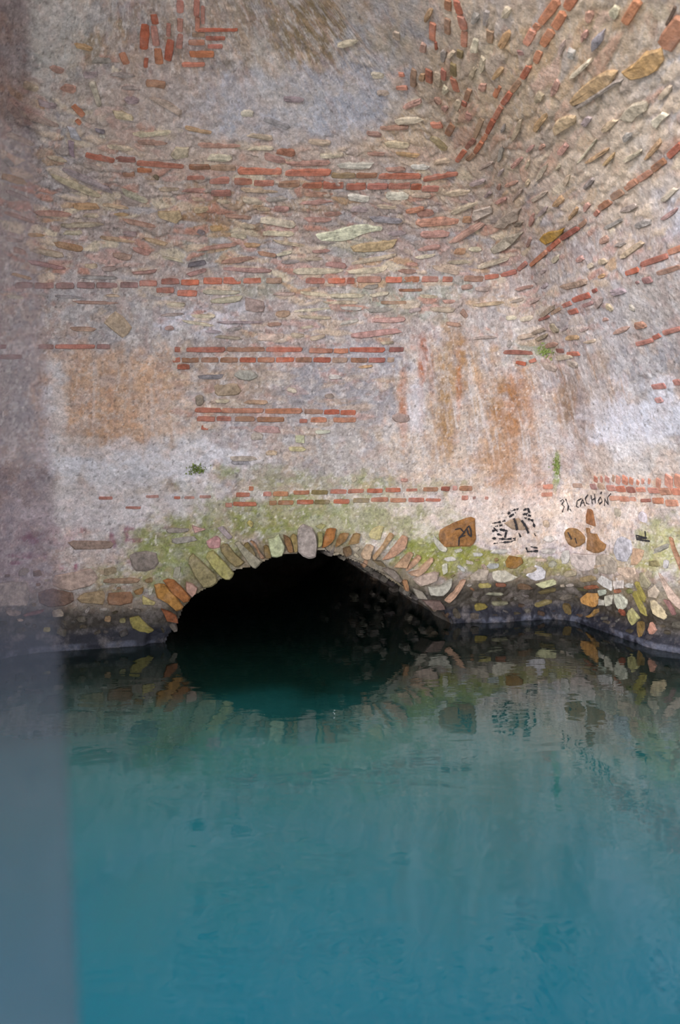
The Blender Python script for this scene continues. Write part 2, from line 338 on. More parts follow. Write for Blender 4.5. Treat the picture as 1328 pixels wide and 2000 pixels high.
# shadow-free dirt in the joints, speckle of aggregate
paint((128, 118, 112), .25 * stony * (1 - edge))
sp = vnoise(SS * 70, TT * 70, 7); paint((92, 84, 80), .55 * sstep(.83, .9, sp)); sp = vnoise(SS * 60 + 31, TT * 60, 5); paint((226, 214, 204), .5 * sstep(.84, .92, sp))
colr *= (.88 + .28 * mid)[..., None]; colr *= np.array([.97, .975, 1.03])
# dark olive-brown between the stones of the arch ring and the lowest courses
dist = np.full(PX.shape, 1e9)
for (ax, ay), (bx, by) in zip(ARCH[:-1], ARCH[1:]):
    t_ = np.clip(((PX - ax) * (bx - ax) + (PY - ay) * (by - ay)) / ((bx - ax) ** 2 + (by - ay) ** 2), 0, 1); dist = np.minimum(dist, np.hypot(PX - ax - t_ * (bx - ax), PY - ay - t_ * (by - ay)))
paint((98, 88, 54), .7 * (1 - sstep(22, 48, dist + 24 * (mid - .5))))
paint((92, 84, 52), .6 * sstep(1105, 1150, PY + 30 * (mid - .5)) * sstep(870, 900, PX))
B(1060, 170, 320, 260, (214, 192, 166), .3); B(1200, 330, 140, 110, (212, 194, 176), .35); B(300, 230, 220, 110, (204, 184, 172), .3); B(600, 300, 330, 50, (206, 184, 170), .3)  # paler cream on the vault, partly to offset the weaker light there
# damp and algae-black zone next to the water, pale crust on the waterline
wl = ZW + .10 * (fbm(SS * 5, TT * 4, 4, 3) - .5)
wtop = np.interp(PX, [0, 330, 860, 1000, 1328], [.40, .38, .40, .43, .40])
paint((92, 82, 58), .55 * (1 - sstep(wtop, wtop + .2, wl)))
wet = 1 - sstep(wtop - .13, wtop + .02, wl)
paint((44, 39, 34), .9 * wet)
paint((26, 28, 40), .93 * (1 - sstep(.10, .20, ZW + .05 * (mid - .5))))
crust = (1 - sstep(.014, .035, np.abs(ZW - .03) + .02 * (fine - .5))); paint((118, 122, 140), .34 * crust * (1 - blob(886, 1225, 40, 50, 0, 0)) * (1 - blob(322, 1250, 20, 40, 0, 0)) * sstep(.35, .6, fbm(SS * 9, TT * 9, 3, 1)))

# ------------------------------------------------------------------ arch opening
def inpoly(x, y, poly):
    r = np.zeros(x.shape, bool); n = len(poly); j = n - 1
    for i in range(n):
        xi, yi = poly[i]; xj, yj = poly[j]
        c = ((yi > y) != (yj > y)); r ^= c & (x < (xj - xi) * (y - yi) / (yj - yi + 1e-12) + xi); j = i
    return r
cols = np.arange(NC)[None].repeat(NR, 0)
hole = inpoly(PX, PY, ARCH[:1] + [(p[0], p[1]) for p in ARCH[1:-1]] + [(886, 1240), (886, 1330), (318, 1330)]) & (cols > NL_) & (cols < NL_ + NB_)

# ------------------------------------------------------------------ split into walls and vault
SPLIT_Z = EYE + 1.42
row_split = int(np.argmin(np.abs(SM[:, NL_, 2] - SPLIT_Z)))
def region_mesh(name, r0, r1, c0, c1):
    sub = slice(r0, r1 + 1), slice(c0, c1 + 1)
    v = G[sub].reshape(-1, 3); nr_, nc_ = r1 - r0 + 1, c1 - c0 + 1
    i = np.arange((nr_ - 1) * (nc_ - 1)); a = i // (nc_ - 1) * nc_ + i % (nc_ - 1)
    q = np.stack([a, a + 1, a + nc_ + 1, a + nc_], 1)
    h = hole[sub].reshape(-1); q = q[h[q].sum(1) < 4]
    me = bpy.data.meshes.new(name)
    me.vertices.add(len(v)); me.vertices.foreach_set('co', v.astype(np.float32).ravel())
    me.loops.add(q.size); me.loops.foreach_set('vertex_index', q.astype(np.int32).ravel())
    me.polygons.add(len(q)); me.polygons.foreach_set('loop_start', (np.arange(len(q)) * 4).astype(np.int32))
    me.polygons.foreach_set('use_smooth', np.ones(len(q), bool)); me.update(calc_edges=True)
    at = me.attributes.new('tint', 'FLOAT_COLOR', 'POINT')
    cc = np.concatenate([colr[sub].reshape(-1, 3), np.ones((len(v), 1))], 1).astype(np.float32); at.data.foreach_set('color', cc.ravel())
    aw = me.attributes.new('wet', 'FLOAT', 'POINT'); aw.data.foreach_set('value', wet[sub].astype(np.float32).ravel())
    return link(name, me, M_WALL)
wall_left = tag(region_mesh('wall_left', 0, row_split, 0, NL_), 'weathered lime plastered masonry wall on the left side of the chamber', 'wall', kind='structure')
wall_back = tag(region_mesh('wall_back', 0, row_split, NL_, NL_ + NB_ - 1), 'back wall of rubble, brick bands and worn plaster with a low arch', 'wall', kind='structure')
wall_right = tag(region_mesh('wall_right', 0, row_split, NL_ + NB_ - 1, NC - 1), 'right hand masonry wall with diagonal looking brick bands and graffiti', 'wall', kind='structure')
ceiling = tag(region_mesh('ceiling', row_split, NR - 1, 0, NC - 1), 'groined rubble and brick vault closing over the water', 'ceiling', kind='structure')
# crown of the vault over the viewer
ring = [tuple(SM[NR - 1, c]) for c in list(range(0, NC, 12)) + [NC - 1]]
capm = mesh_from('vault_crown', ring + [(x, y, z + .25) for x, y, z in ring], [list(range(len(ring)))] + [list(range(len(ring), 2 * len(ring)))], False)
at = capm.attributes.new('tint', 'FLOAT_COLOR', 'POINT'); at.data.foreach_set('color', np.tile([*lin((165, 150, 135)), 1], len(ring) * 2).astype(np.float32))
link('vault_crown', capm, M_WALL, ceiling)

# ------------------------------------------------------------------ ray casting on the smooth surface, for setting stones into it
CS = 5
rows_c = list(range(0, NR, CS)); cols_c = list(range(0, NC, CS))
cv = SM[np.ix_(rows_c, cols_c)]; ncc = len(cols_c)
cf = [(r * ncc + c, r * ncc + c + 1, (r + 1) * ncc + c + 1, (r + 1) * ncc + c) for r in range(len(rows_c) - 1) for c in range(ncc - 1)]
bvh = BVHTree.FromPolygons([Vector(p) for p in cv.reshape(-1, 3)], cf)
EYEV = Vector((0, 0, EYE))
def hit(px, py):
    d = Vector(((px - CX) / FPX, 1, (HY - py) / FPX)).normalized()
    loc, n, idx, dist = bvh.ray_cast(EYEV, d)
    if loc is None: return None
    r = rows_c[idx // (ncc - 1)]; c = cols_c[idx % (ncc - 1)]
    r2, c2 = min(NR - 1, r + CS // 2), min(NC - 1, c + CS // 2)
    h = float(HGT[max(0, r - 4):r + 9, max(0, c - 4):c + 9].mean())
    return loc, Vector(NRM[r2, c2]), h, r2, c2
def owner(r, c):
    if r > row_split: return ceiling
    return wall_left if c < NL_ else wall_back if c < NL_ + NB_ else wall_right
OCC = np.zeros((1000, 664), bool)
def occupy(px, py, rx, ry):
    x0, x1 = int((px - rx) / 2), int((px + rx) / 2) + 1; y0, y1 = int((py - ry) / 2), int((py + ry) / 2) + 1
    OCC[max(0, y0):max(0, y1), max(0, x0):max(0, x1)] = True

# ------------------------------------------------------------------ piece shapes shared by alike pieces
def ringmesh(name, pts, inset, zmid=.32, dome=0.0, jit=.0):
    n = len(pts); v = []; f = []
    for z, s in ((-.5, 1.0), (zmid, 1.0), (.5, None)):
        for x, y in pts:
            if s is None:
                x, y = x - math.copysign(min(abs(x), inset[0]), x), y - math.copysign(min(abs(y), inset[1]), y)
                v.append((x, y, z + random.uniform(-jit, jit)))
            else: v.append((x, y, z))
    for k in (0, 1):
        for i in range(n): j = (i + 1) % n; f.append((k * n + i, k * n + j, (k + 1) * n + j, (k + 1) * n + i))
    v.append((0, 0, .5 + dome))
    for i in range(n): f.append((2 * n + i, 2 * n + (i + 1) % n, 3 * n))
    return mesh_from(name, v, f, False)
def brick_variant(i):
    j = lambda a: random.uniform(-a, a)
    p = [(-.5 + j(.012), -.3 + j(.1)), (-.46 + j(.02), -.47 + j(.05)), (j(.15), -.5 + j(.06)), (.46 + j(.02), -.47 + j(.05)), (.5 + j(.012), -.2 + j(.15)), (.5 + j(.015), .3 + j(.1)),
         (.45 + j(.02), .47 + j(.05)), (j(.15), .5 + j(.06)), (-.45 + j(.02), .47 + j(.05)), (-.5 + j(.012), .2 + j(.15))]
    me = ringmesh('brick', p, (.02, .10), .42, .0, .02); me.materials.append(M_BRICK); return me
def stone_variant(i, kind):
    n = 9; p = []
    e = {'slab': .55, 'round': .9, 'block': .45}[kind]
    for k in range(n):
        a = 2 * math.pi * (k + random.uniform(-.25, .25)) / n
        cx, sy = math.cos(a), math.sin(a); r = random.uniform(.82, 1.08)
        p.append((.5 * math.copysign(abs(cx) ** e, cx) * r, .5 * math.copysign(abs(sy) ** e, sy) * r))
    me = ringmesh('stone', p, (.035, .09), .36, .03, .04); me.materials.append(M_STONE); return me
BRICKS = [brick_variant(i) for i in range(14)]
STONES = {k: [stone_variant(i, k) for i in range(12)] for k in ('slab', 'round', 'block')}

TINT = {'r': (174, 88, 60), 'o': (206, 104, 66), 'p': (184, 116, 100), 'm': (152, 108, 104), 'b': (150, 100, 68), 'e': (172, 136, 110), 'g': (128, 108, 62), 'd': (138, 66, 50), 's': (204, 130, 104), 'k': (78, 58, 46), 'c': (188, 116, 80)}
def tintcol(c, jit=.1):
    base = lin(TINT[c] if isinstance(c, str) else c); f = 1 + random.uniform(-jit, jit)
    return (*[float(min(1, x * f * (1 + random.uniform(-.04, .04)))) for x in base], 1)

def local_mix(col, r, c, f):
    w = colr[max(0, r - 3):r + 4, max(0, c - 3):c + 4].mean((0, 1)); return (*[float(a * (1 - f) + b * f) for a, b in zip(col, w)], 1)
def place(name, me, p0, p1, thick, colour, proud=.010, depth=.07, jit=.1):
    """a piece whose long axis runs between two points seen at pixels p0, p1 on the wall; thick is its height there"""
    mx, my = (p0[0] + p1[0]) / 2, (p0[1] + p1[1]) / 2
    L = math.hypot(p1[0] - p0[0], p1[1] - p0[1]); ux, uy = (p1[0] - p0[0]) / L, (p1[1] - p0[1]) / L
    c = hit(mx, my); a = hit(*p0); b = hit(*p1); q0 = hit(mx - uy * thick / 2, my + ux * thick / 2); q1 = hit(mx + uy * thick / 2, my - ux * thick / 2)
    if not all((c, a, b, q0, q1)): return None
    n = c[1]; t = b[0] - a[0]; length = t.length; t = (t - n * t.dot(n)).normalized(); v = n.cross(t)
    hgt = abs((q1[0] - q0[0]).dot(v))
    loc = (a[0] + b[0]) / 2 * .5 + c[0] * .5 + n * (c[2] + proud - depth / 2)
    m = Matrix(((t.x, v.x, n.x, loc.x), (t.y, v.y, n.y, loc.y), (t.z, v.z, n.z, loc.z), (0, 0, 0, 1)))
    o = link(name, me, None, owner(c[3], c[4]))
    o.matrix_world = m @ Matrix.Diagonal((length, max(hgt, .012), depth, 1))
    o.color = local_mix(tintcol(colour, jit), c[3], c[4], random.uniform(.12, .35) if name == 'brick' else .28)
    occupy(mx, my, abs(ux) * L / 2 + abs(uy) * thick / 2, abs(uy) * L / 2 + abs(ux) * thick / 2)
    return o
def brick(p0, p1, th, c, proud=None):
    return place('brick', random.choice(BRICKS), p0, p1, th, c, random.uniform(.006, .013) if proud is None else proud)
def hrow(y, th, spec):
    """spec: 'x0 x1 tint [y] [th]' items separated by commas"""
    for it in spec.split(','):
        w = it.split(); x0, x1 = float(w[0]), float(w[1]); yy = float(w[3]) if len(w) > 3 else y; t = float(w[4]) if len(w) > 4 else th
        brick((x0, yy), (x1, yy + random.uniform(-.6, .6)), t, w[2])
def drow(spec):
    for it in spec.split(','):
        w = it.split(); brick((float(w[0]), float(w[1])), (float(w[2]), float(w[3])), float(w[4]), w[5])

# --- brick bands
drow('167 301 224 313 11 r,225 310 265 313 11 d,267 318 360 325 10 r,826 350 895 338 9 r')
hrow(0, 11, '369 410 b 326,411 461 e 327,464 551 o 333 14,557 646 o 336 14,647 694 g 341,695 736 b 342,740 822 r 344')
hrow(0, 12, '365 400 p 347 8,409 448 p 352 14,457 493 r 354 15,496 535 p 356,543 585 b 358,590 629 r 361,631 671 r 361 15,676 714 r 363 14,717 757 p 363,758 801 p 363,802 823 r 366,824 857 p 368')
hrow(0, 11, '412 451 p 376 12,268 297 c 333 9,240 263 b 340 8')
hrow(550, 12, '30 65 m 557,67 105 m 558,109 145 m 558,150 185 m 557,188 230 m 557,235 270 m 556,272 307 p 553,315 350 p 550,354 389 o 552,397 434 o 549 13,436 471 o 548 13,475 510 o 548,520 550 e 548,597 635 p 548,640 674 o 548,677 692 r 548,697 744 p 546,753 785 o 546,788 819 c 546,824 856 p 545,864 884 p 545,906 944 b 544')
drow('946 542 974 538 9 r,977 537 1009 530 9 r,1012 527 1029 512 9 r,1037 518 1069 490 9 c,1070 488 1094 468 11 r,1096 466 1131 444 11 d,1133 442 1147 429 10 b,1162 420 1170 411 9 r,1171 407 1193 392 14 b,1195 386 1218 372 14 b,1222 368 1244 352 14 c,1247 351 1274 333 14 c,1276 330 1300 312 15 b,1306 305 1332 280 15 r')
hrow(570, 11, '305 340 p 567,346 385 o 573 12,779 824 b 567 6,744 794 e 591 7')
hrow(683, 10, '341 352 r,363 440 r,443 518 b,520 591 r,604 650 c 685,652 680 c 685,682 752 r,760 788 d')
hrow(703, 10, '337 352 r,355 388 b,393 427 b,430 465 b,468 500 r,503 536 c,539 574 o,577 609 b,612 646 r,649 678 e,685 717 b,720 752 r,757 770 e,346 370 r 716')
hrow(677, 9, '0 11 m 677,75 105 m,108 186 p,189 215 m,0 42 m 697')
drow('981 687 1044 690 8 d,1007 707 1027 711 7 r,1033 707 1047 702 7 r,1108 692 1132 690 9 r,1088 684 1101 685 8 d')
drow('1223 534 1249 525 11 r,1251 518 1304 499 12 r,1305 494 1332 483 12 c,1257 548 1273 544 13 m,1283 535 1330 520 12 b,1242 552 1248 550 6 m')
drow('1053 625 1075 616 6 d,1076 613 1097 601 8 e,1098 599 1115 591 9 r,1117 588 1151 577 12 r,1157 570 1165 566 8 d,1110 611 1127 607 11 r,1137 599 1156 592 8 m')
drow('1244 672 1276 663 9 p,1277 660 1290 654 10 r,1296 650 1330 641 10 p,1275 755 1301 752 11 r,1317 747 1330 745 12 r,1284 780 1296 778 11 p')
hrow(801, 10, '380 432 r,433 515 c 802,517 590 c 803,595 631 b 804,633 663 r 805,665 695 r 806,384 420 r 818 10,423 452 r 818 10,459 497 b 818,502 555 b 819,585 600 r 822 8,607 638 c 820,651 695 c 820,393 407 r 834 10')
hrow(960, 9, '461 488 r 966,514 530 p 965,533 563 c 964,573 604 r 962,608 640 g 961,645 677 r 960,679 710 r 959,717 747 r 958,753 782 r 957,793 815 r 957 6,826 855 b 955,861 878 d 954,884 892 p 953,897 921 b 953,486 495 c 954 9')
hrow(980, 9, '440 453 p 986,455 501 r 984,526 540 b 982,543 573 b 981,580 612 r 980,614 643 g 980,651 682 r 979,689 720 g 977,724 758 r 976,762 793 c 977,797 828 r 976,831 860 r 976 6,901 913 r 972,922 928 d 972 6,946 952 r 972 6')
hrow(972, 5, '193 220 p 972 6,245 275 p 991 5,285 310 p 970 6,340 352 r 972 5,360 380 p 972 5,390 412 p 970 6')
for x0, x1, y, h, c in ((1158, 1166, 936, 10, 'r'), (1171, 1176, 936, 12, 'p'), (1180, 1190, 936, 10, 'p'), (1195, 1200, 934, 13, 'e'), (1202, 1211, 937, 14, 's'), (1215, 1227, 937, 15, 's'), (1229, 1238, 938, 12, 'c'), (1244, 1250, 941, 8, 's'),
                        (1254, 1259, 939, 9, 's'), (1266, 1271, 939, 10, 's'), (1281, 1291, 942, 17, 's'), (1298, 1315, 939, 22, 's'), (1317, 1332, 939, 24, 's')):
    brick(((x0 + x1) / 2, y + h / 2), ((x0 + x1) / 2 + 1, y - h / 2), x1 - x0, c)
hrow(955, 12, '1060 1080 s 951 9,1057 1079 s 966 8,1118 1137 e 949 9,1152 1164 m 951,1167 1180 e 951,1186 1203 p 953,1204 1222 r 955,1225 1242 d 956,1245 1262 s 955 9,1267 1288 p 957,1290 1312 c 959 14,1313 1332 s 959 14,1191 1211 c 973 10,1212 1231 c 974 11,1233 1244 s 974 8,1254 1273 d 977 7,1276 1297 c 977 12,1302 1326 c 982 14')
# --- brick bands climbing the right web of the vault
drow('893 313 909 292 10 r,910 290 927 271 10 d,927 269 942 230 10 e,913 311 927 299 10 b,928 297 942 276 10 c,942 275 951 261 10 c,952 259 964 233 11 r,966 231 979 208 12 r,982 203 998 180 13 r,999 178 1017 155 13 b,1021 151 1035 127 14 r,1046 121 1055 97 14 c,1060 88 1079 57 19 c,1085 52 1102 22 20 c,1107 16 1125 -14 20 c')
drow('1028 84 1043 58 18 s,1045 55 1052 46 16 c,1056 44 1091 -2 18 c,1221 42 1248 -2 20 c,1299 92 1335 36 38 c,1302 48 1320 12 7 k')
drow('846 43 845 77 14 s,852 79 853 95 5 r,876 33 875 63 13 b,876 -2 876 17 14 b,893 -2 899 25 14 r,901 28 908 54 13 r,908 58 907 90 13 s,958 58 957 82 14 e,899 96 899 110 12 g,886 123 886 146 13 g,838 134 838 159 13 r,810 133 807 166 12 e,885 152 892 177 12 r,867 135 866 155 12 p,917 175 910 195 12 b,907 197 906 206 10 r,975 167 965 190 12 c,885 241 875 262 14 b')
hrow(0, 10, '843 864 s 243 12,780 790 s 144 8,774 796 s 170 8,1012 1024 m 101 10')
# --- bricks at the crown on the left
drow('237 104 248 126 14 c,284 47 281 97 17 r,300 28 304 47 14 r,300 50 305 90 14 p,308 95 311 126 16 c,286 113 284 131 9 r,333 77 328 118 15 r,352 65 350 95 13 p,330 45 329 70 9 p,352 0 352 25 14 p,352 35 351 60 12 p,385 -2 384 30 12 p,386 32 385 60 10 s,396 10 396 45 8 p,142 205 163 227 12 c,149 234 157 242 8 c')
hrow(0, 9, '370 418 c 105 13,368 400 c 82 10,385 465 r 57 6,402 440 r 74 8,405 435 p 90 8,355 400 s 126 8,375 400 e 67 8')

# --- stones given as slabs between two points
def slab(x0, y0, x1, y1, th, c, kind='slab', proud=.014, name='stone', depth=.09):
    return place(name, random.choice(STONES[kind]), (x0, y0), (x1, y1), th, c, proud + random.uniform(-.003, .005), depth)
CREAM = (222, 210, 184); PINK = (190, 142, 132); BEIGE = (196, 178, 154); OCHRE = (194, 154, 106); MAUVE = (164, 146, 150); WHITE = (222, 216, 206); GREY = (158, 152, 150)
for a in [(117, 327, 224, 374, 12, (168, 154, 160)), (96, 340, 196, 382, 15, (198, 178, 152)), (237, 370, 292, 394, 12, (206, 196, 176)), (160, 317, 206, 333, 10, (192, 178, 168)), (91, 306, 132, 314, 8, BEIGE), (63, 414, 145, 419, 10, PINK),
          (140, 402, 195, 402, 14, OCHRE), (114, 440, 204, 437, 9, BEIGE), (104, 475, 168, 488, 15, (194, 148, 104)), (60, 486, 127, 500, 13, BEIGE), (50, 510, 130, 525, 9, (168, 122, 122)), (240, 430, 306, 442, 9, (186, 140, 120)), (190, 463, 268, 472, 8, (200, 166, 132)),
          (280, 465, 330, 478, 10, (200, 166, 132)), (240, 455, 270, 457, 10, MAUVE), (220, 498, 260, 503, 14, (172, 140, 126)), (258, 485, 296, 496, 13, (172, 128, 114)), (316, 500, 360, 512, 5, CREAM), (258, 534, 309, 529, 8, PINK), (404, 307, 455, 308, 15, CREAM), (483, 289, 537, 288, 8, CREAM),
          (539, 293, 580, 298, 16, (176, 104, 64)), (514, 302, 560, 314, 14, PINK), (555, 318, 654, 317, 12, (190, 138, 126)), (657, 323, 733, 322, 14, WHITE), (621, 303, 670, 303, 8, CREAM), (508, 428, 583, 438, 16, CREAM), (513, 455, 580, 455, 11, CREAM), (565, 529, 671, 530, 14, CREAM),
          (675, 532, 762, 525, 13, CREAM), (534, 405, 567, 406, 12, PINK), (385, 488, 470, 475, 9, PINK), (503, 493, 542, 499, 9, (196, 142, 114)), (539, 499, 573, 490, 8, CREAM), (636, 515, 680, 519, 12, PINK), (430, 524, 540, 530, 10, (190, 148, 142)), (365, 538, 406, 526, 9, PINK), (678, 383, 726, 388, 16, WHITE),
          (750, 382, 800, 382, 15, WHITE), (803, 381, 846, 381, 8, (206, 184, 170)), (750, 280, 805, 284, 16, (218, 200, 170)), (790, 413, 831, 405, 10, (202, 130, 96)), (812, 415, 849, 415, 14, (186, 132, 112)), (805, 436, 900, 430, 17, (202, 144, 118)), (902, 430, 922, 427, 13, (166, 118, 80)), (875, 417, 938, 394, 9, BEIGE),
          (877, 475, 956, 430, 11, (188, 146, 130)), (685, 488, 780, 475, 21, (206, 174, 128)), (680, 516, 782, 496, 9, (208, 190, 166)), (810, 504, 849, 497, 7, CREAM), (813, 488, 864, 481, 10, PINK), (816, 458, 880, 456, 14, PINK), (887, 491, 910, 491, 14, (202, 154, 114)), (933, 522, 1000, 502, 7, BEIGE), (920, 360, 950, 348, 9, MAUVE),
          (843, 266, 876, 293, 13, (140, 124, 84)), (1121, 210, 1217, 148, 11, (152, 140, 136)), (1118, 146, 1160, 109, 9, CREAM), (1128, 319, 1170, 265, 5, CREAM), (1143, 319, 1190, 289, 8, OCHRE), (1180, 322, 1203, 297, 8, OCHRE), (1095, 562, 1150, 549, 15, (168, 138, 112)), (1241, 638, 1262, 631, 16, (170, 104, 66)),
          (584, 571, 644, 576, 9, CREAM), (640, 578, 711, 577, 10, CREAM), (632, 591, 708, 591, 8, CREAM), (664, 602, 711, 603, 9, WHITE), (719, 578, 760, 571, 8, CREAM), (664, 633, 702, 625, 8, WHITE), (410, 590, 478, 582, 13, (198, 188, 162)), (391, 569, 470, 572, 11, (196, 190, 168)), (681, 657, 787, 644, 13, (196, 150, 142)),
          (723, 626, 798, 624, 11, (194, 152, 144)), (422, 631, 516, 629, 6, MAUVE), (400, 648, 430, 648, 7, MAUVE), (500, 662, 560, 656, 14, (204, 182, 172)), (638, 735, 667, 736, 11, WHITE, 'round'), (560, 760, 580, 764, 11, CREAM, 'round'), (380, 781, 399, 781, 24, (146, 132, 112), 'round'), (385, 737, 440, 735, 11, (120, 120, 130)),
          (456, 732, 505, 734, 22, (164, 160, 154), 'round'), (418, 762, 470, 758, 26, (178, 154, 126), 'block'), (418, 783, 448, 783, 8, CREAM), (476, 785, 525, 786, 9, (196, 154, 120)), (495, 836, 548, 841, 15, (198, 156, 148), 'block'), (614, 843, 645, 843, 8, (208, 208, 190)), (562, 876, 599, 877, 9, (206, 192, 144)),
          (517, 884, 543, 884, 11, (204, 172, 136), 'round'), (447, 895, 504, 895, 10, BEIGE), (450, 903, 490, 904, 9, (140, 138, 140)), (488, 852, 516, 852, 18, (190, 178, 168), 'round'), (634, 773, 653, 773, 10, (138, 122, 112), 'round'), (137, 642, 187, 643, 10, (190, 152, 128)), (320, 641, 340, 641, 10, (190, 148, 132), 'round'),
          (538, 614, 567, 613, 16, (188, 150, 118), 'round'), (686, 935, 696, 935, 14, (208, 196, 168), 'round'), (782, 937, 796, 938, 8, (196, 140, 124), 'round'), (765, 815, 800, 818, 20, (158, 146, 142), 'round'), (385, 450, 400, 456, 10, (110, 110, 120), 'block'), (366, 518, 404, 512, 12, (104, 98, 108), 'block'),
          (185, 252, 205, 258, 7, (108, 108, 124)), (194, 264, 206, 264, 9, WHITE, 'block'), (300, 340, 310, 350, 11, (100, 92, 62), 'round'), (800, 325, 838, 326, 11, (206, 208, 206)), (720, 425, 790, 432, 12, (160, 158, 164)), (1120, 92, 1118, 108, 16, (168, 164, 166), 'block'), (1140, 368, 1163, 345, 10, (150, 140, 140)), (1005, 440, 1022, 432, 10, (122, 108, 92), 'round'),
          (1186, 600, 1196, 600, 16, (186, 168, 132), 'round'), (1230, 600, 1240, 602, 14, (170, 160, 146), 'round'), (989, 672, 999, 672, 16, (160, 150, 144), 'round'), (1075, 640, 1092, 640, 22, (166, 152, 126), 'round'), (1055, 620, 1085, 596, 12, (166, 146, 120)), (1040, 650, 1068, 640, 8, (150, 132, 110)), (1048, 664, 1072, 652, 8, (146, 130, 104)),
          (1085, 700, 1120, 694, 10, BEIGE), (1060, 712, 1090, 720, 12, (188, 170, 154)), (1110, 708, 1130, 712, 12, (184, 164, 150)), (1010, 660, 1050, 652, 9, (190, 162, 142)), (900, 605, 912, 620, 12, (170, 132, 112)), (920, 596, 990, 590, 7, (202, 176, 142)),
          # lower rubble
          (39 - 6, 1211, 39 + 6, 1211, 5, BEIGE), (85, 1228, 99, 1228, 8, (190, 180, 110), 'block'), (203, 1207, 217, 1208, 13, (178, 146, 110), 'block'), (232, 1211, 246, 1211, 10, (160, 150, 100), 'block'), (197, 1134, 280, 1133, 12, (168, 124, 100)), (45, 1203, 90, 1191, 8, (140, 96, 90)), (250, 1095, 315, 1096, 44, (136, 122, 118), 'round'),
          (133, 1064, 228, 1064, 19, (156, 132, 112)), (322, 1035, 370, 1036, 11, (160, 148, 148)), (333, 1057, 386, 1050, 13, (178, 164, 166)), (867, 1092, 893, 1092, 10, (208, 206, 208), 'round'), (887, 1077, 904, 1073, 7, WHITE), (893, 1105, 908, 1115, 9, (204, 204, 206), 'round'), (923, 1083, 943, 1083, 8, (206, 204, 206)),
          (950, 1105, 976, 1105, 12, (186, 186, 190), 'round'), (932, 1144, 960, 1143, 10, (176, 164, 96)), (948, 1159, 984, 1160, 7, (166, 160, 140)), (922, 1185, 950, 1183, 16, (136, 124, 60), 'round'), (1062, 1016, 1070, 1030, 14, (186, 164, 134), 'round'), (1207, 992, 1207, 1010, 15, (160, 150, 130), 'round'), (1258, 998, 1258, 1021, 18, (194, 190, 200), 'round'),
          (1060, 1053, 1084, 1052, 14, (196, 190, 188), 'round'), (1056, 1078, 1089, 1076, 12, (192, 184, 182)), (1044, 1093, 1069, 1094, 7, (208, 184, 170)), (958, 1077, 992, 1076, 10, (204, 198, 196)), (965, 1093, 973, 1093, 8, (146, 112, 86)), (1140, 1148, 1170, 1145, 9, (150, 84, 50)), (1200, 1154, 1214, 1154, 8, (156, 88, 50)), (966, 1142, 988, 1142, 8, (150, 90, 60)),
          (1107, 1176, 1121, 1212, 15, (110, 92, 52), 'block'), (1040, 1183, 1078, 1172, 9, (134, 116, 70)), (958, 1177, 990, 1177, 9, (140, 134, 110)), (1195, 1132, 1240, 1124, 12, (196, 176, 156)), (1262, 1118, 1278, 1124, 14, (196, 178, 158), 'round'), (1222, 1143, 1240, 1143, 12, (184, 182, 176), 'round'), (1226, 1154, 1238, 1154, 12, (120, 124, 62), 'round'),
          (1020, 1117, 1050, 1110, 12, (170, 156, 130)), (1100, 1122, 1130, 1118, 14, (164, 152, 128), 'round'), (1130, 1134, 1165, 1128, 12, (150, 132, 92)), (1150, 1108, 1190, 1104, 10, (180, 160, 130)), (1006, 1143, 1038, 1148, 14, (110, 84, 62), 'round'), (1050, 1158, 1090, 1150, 9, (96, 84, 52)), (1212, 1190, 1224, 1200, 10, (140, 72, 50), 'round'), (940, 1102, 950, 1112, 10, (190, 160, 150), 'round'),
          (910, 1097, 925, 1100, 8, (206, 196, 186)), (835, 1075, 850, 1072, 6, (196, 196, 130)), (816, 1062, 832, 1060, 6, (190, 188, 140)), (1128, 1150, 1150, 1152, 7, (84, 80, 50)), (1270, 1080, 1308, 1065, 12, (164, 162, 158)), (1300, 1110, 1303, 1092, 12, (182, 182, 186), 'block')]:
    slab(*a[:6], *(a[6:7] or ('slab',)))

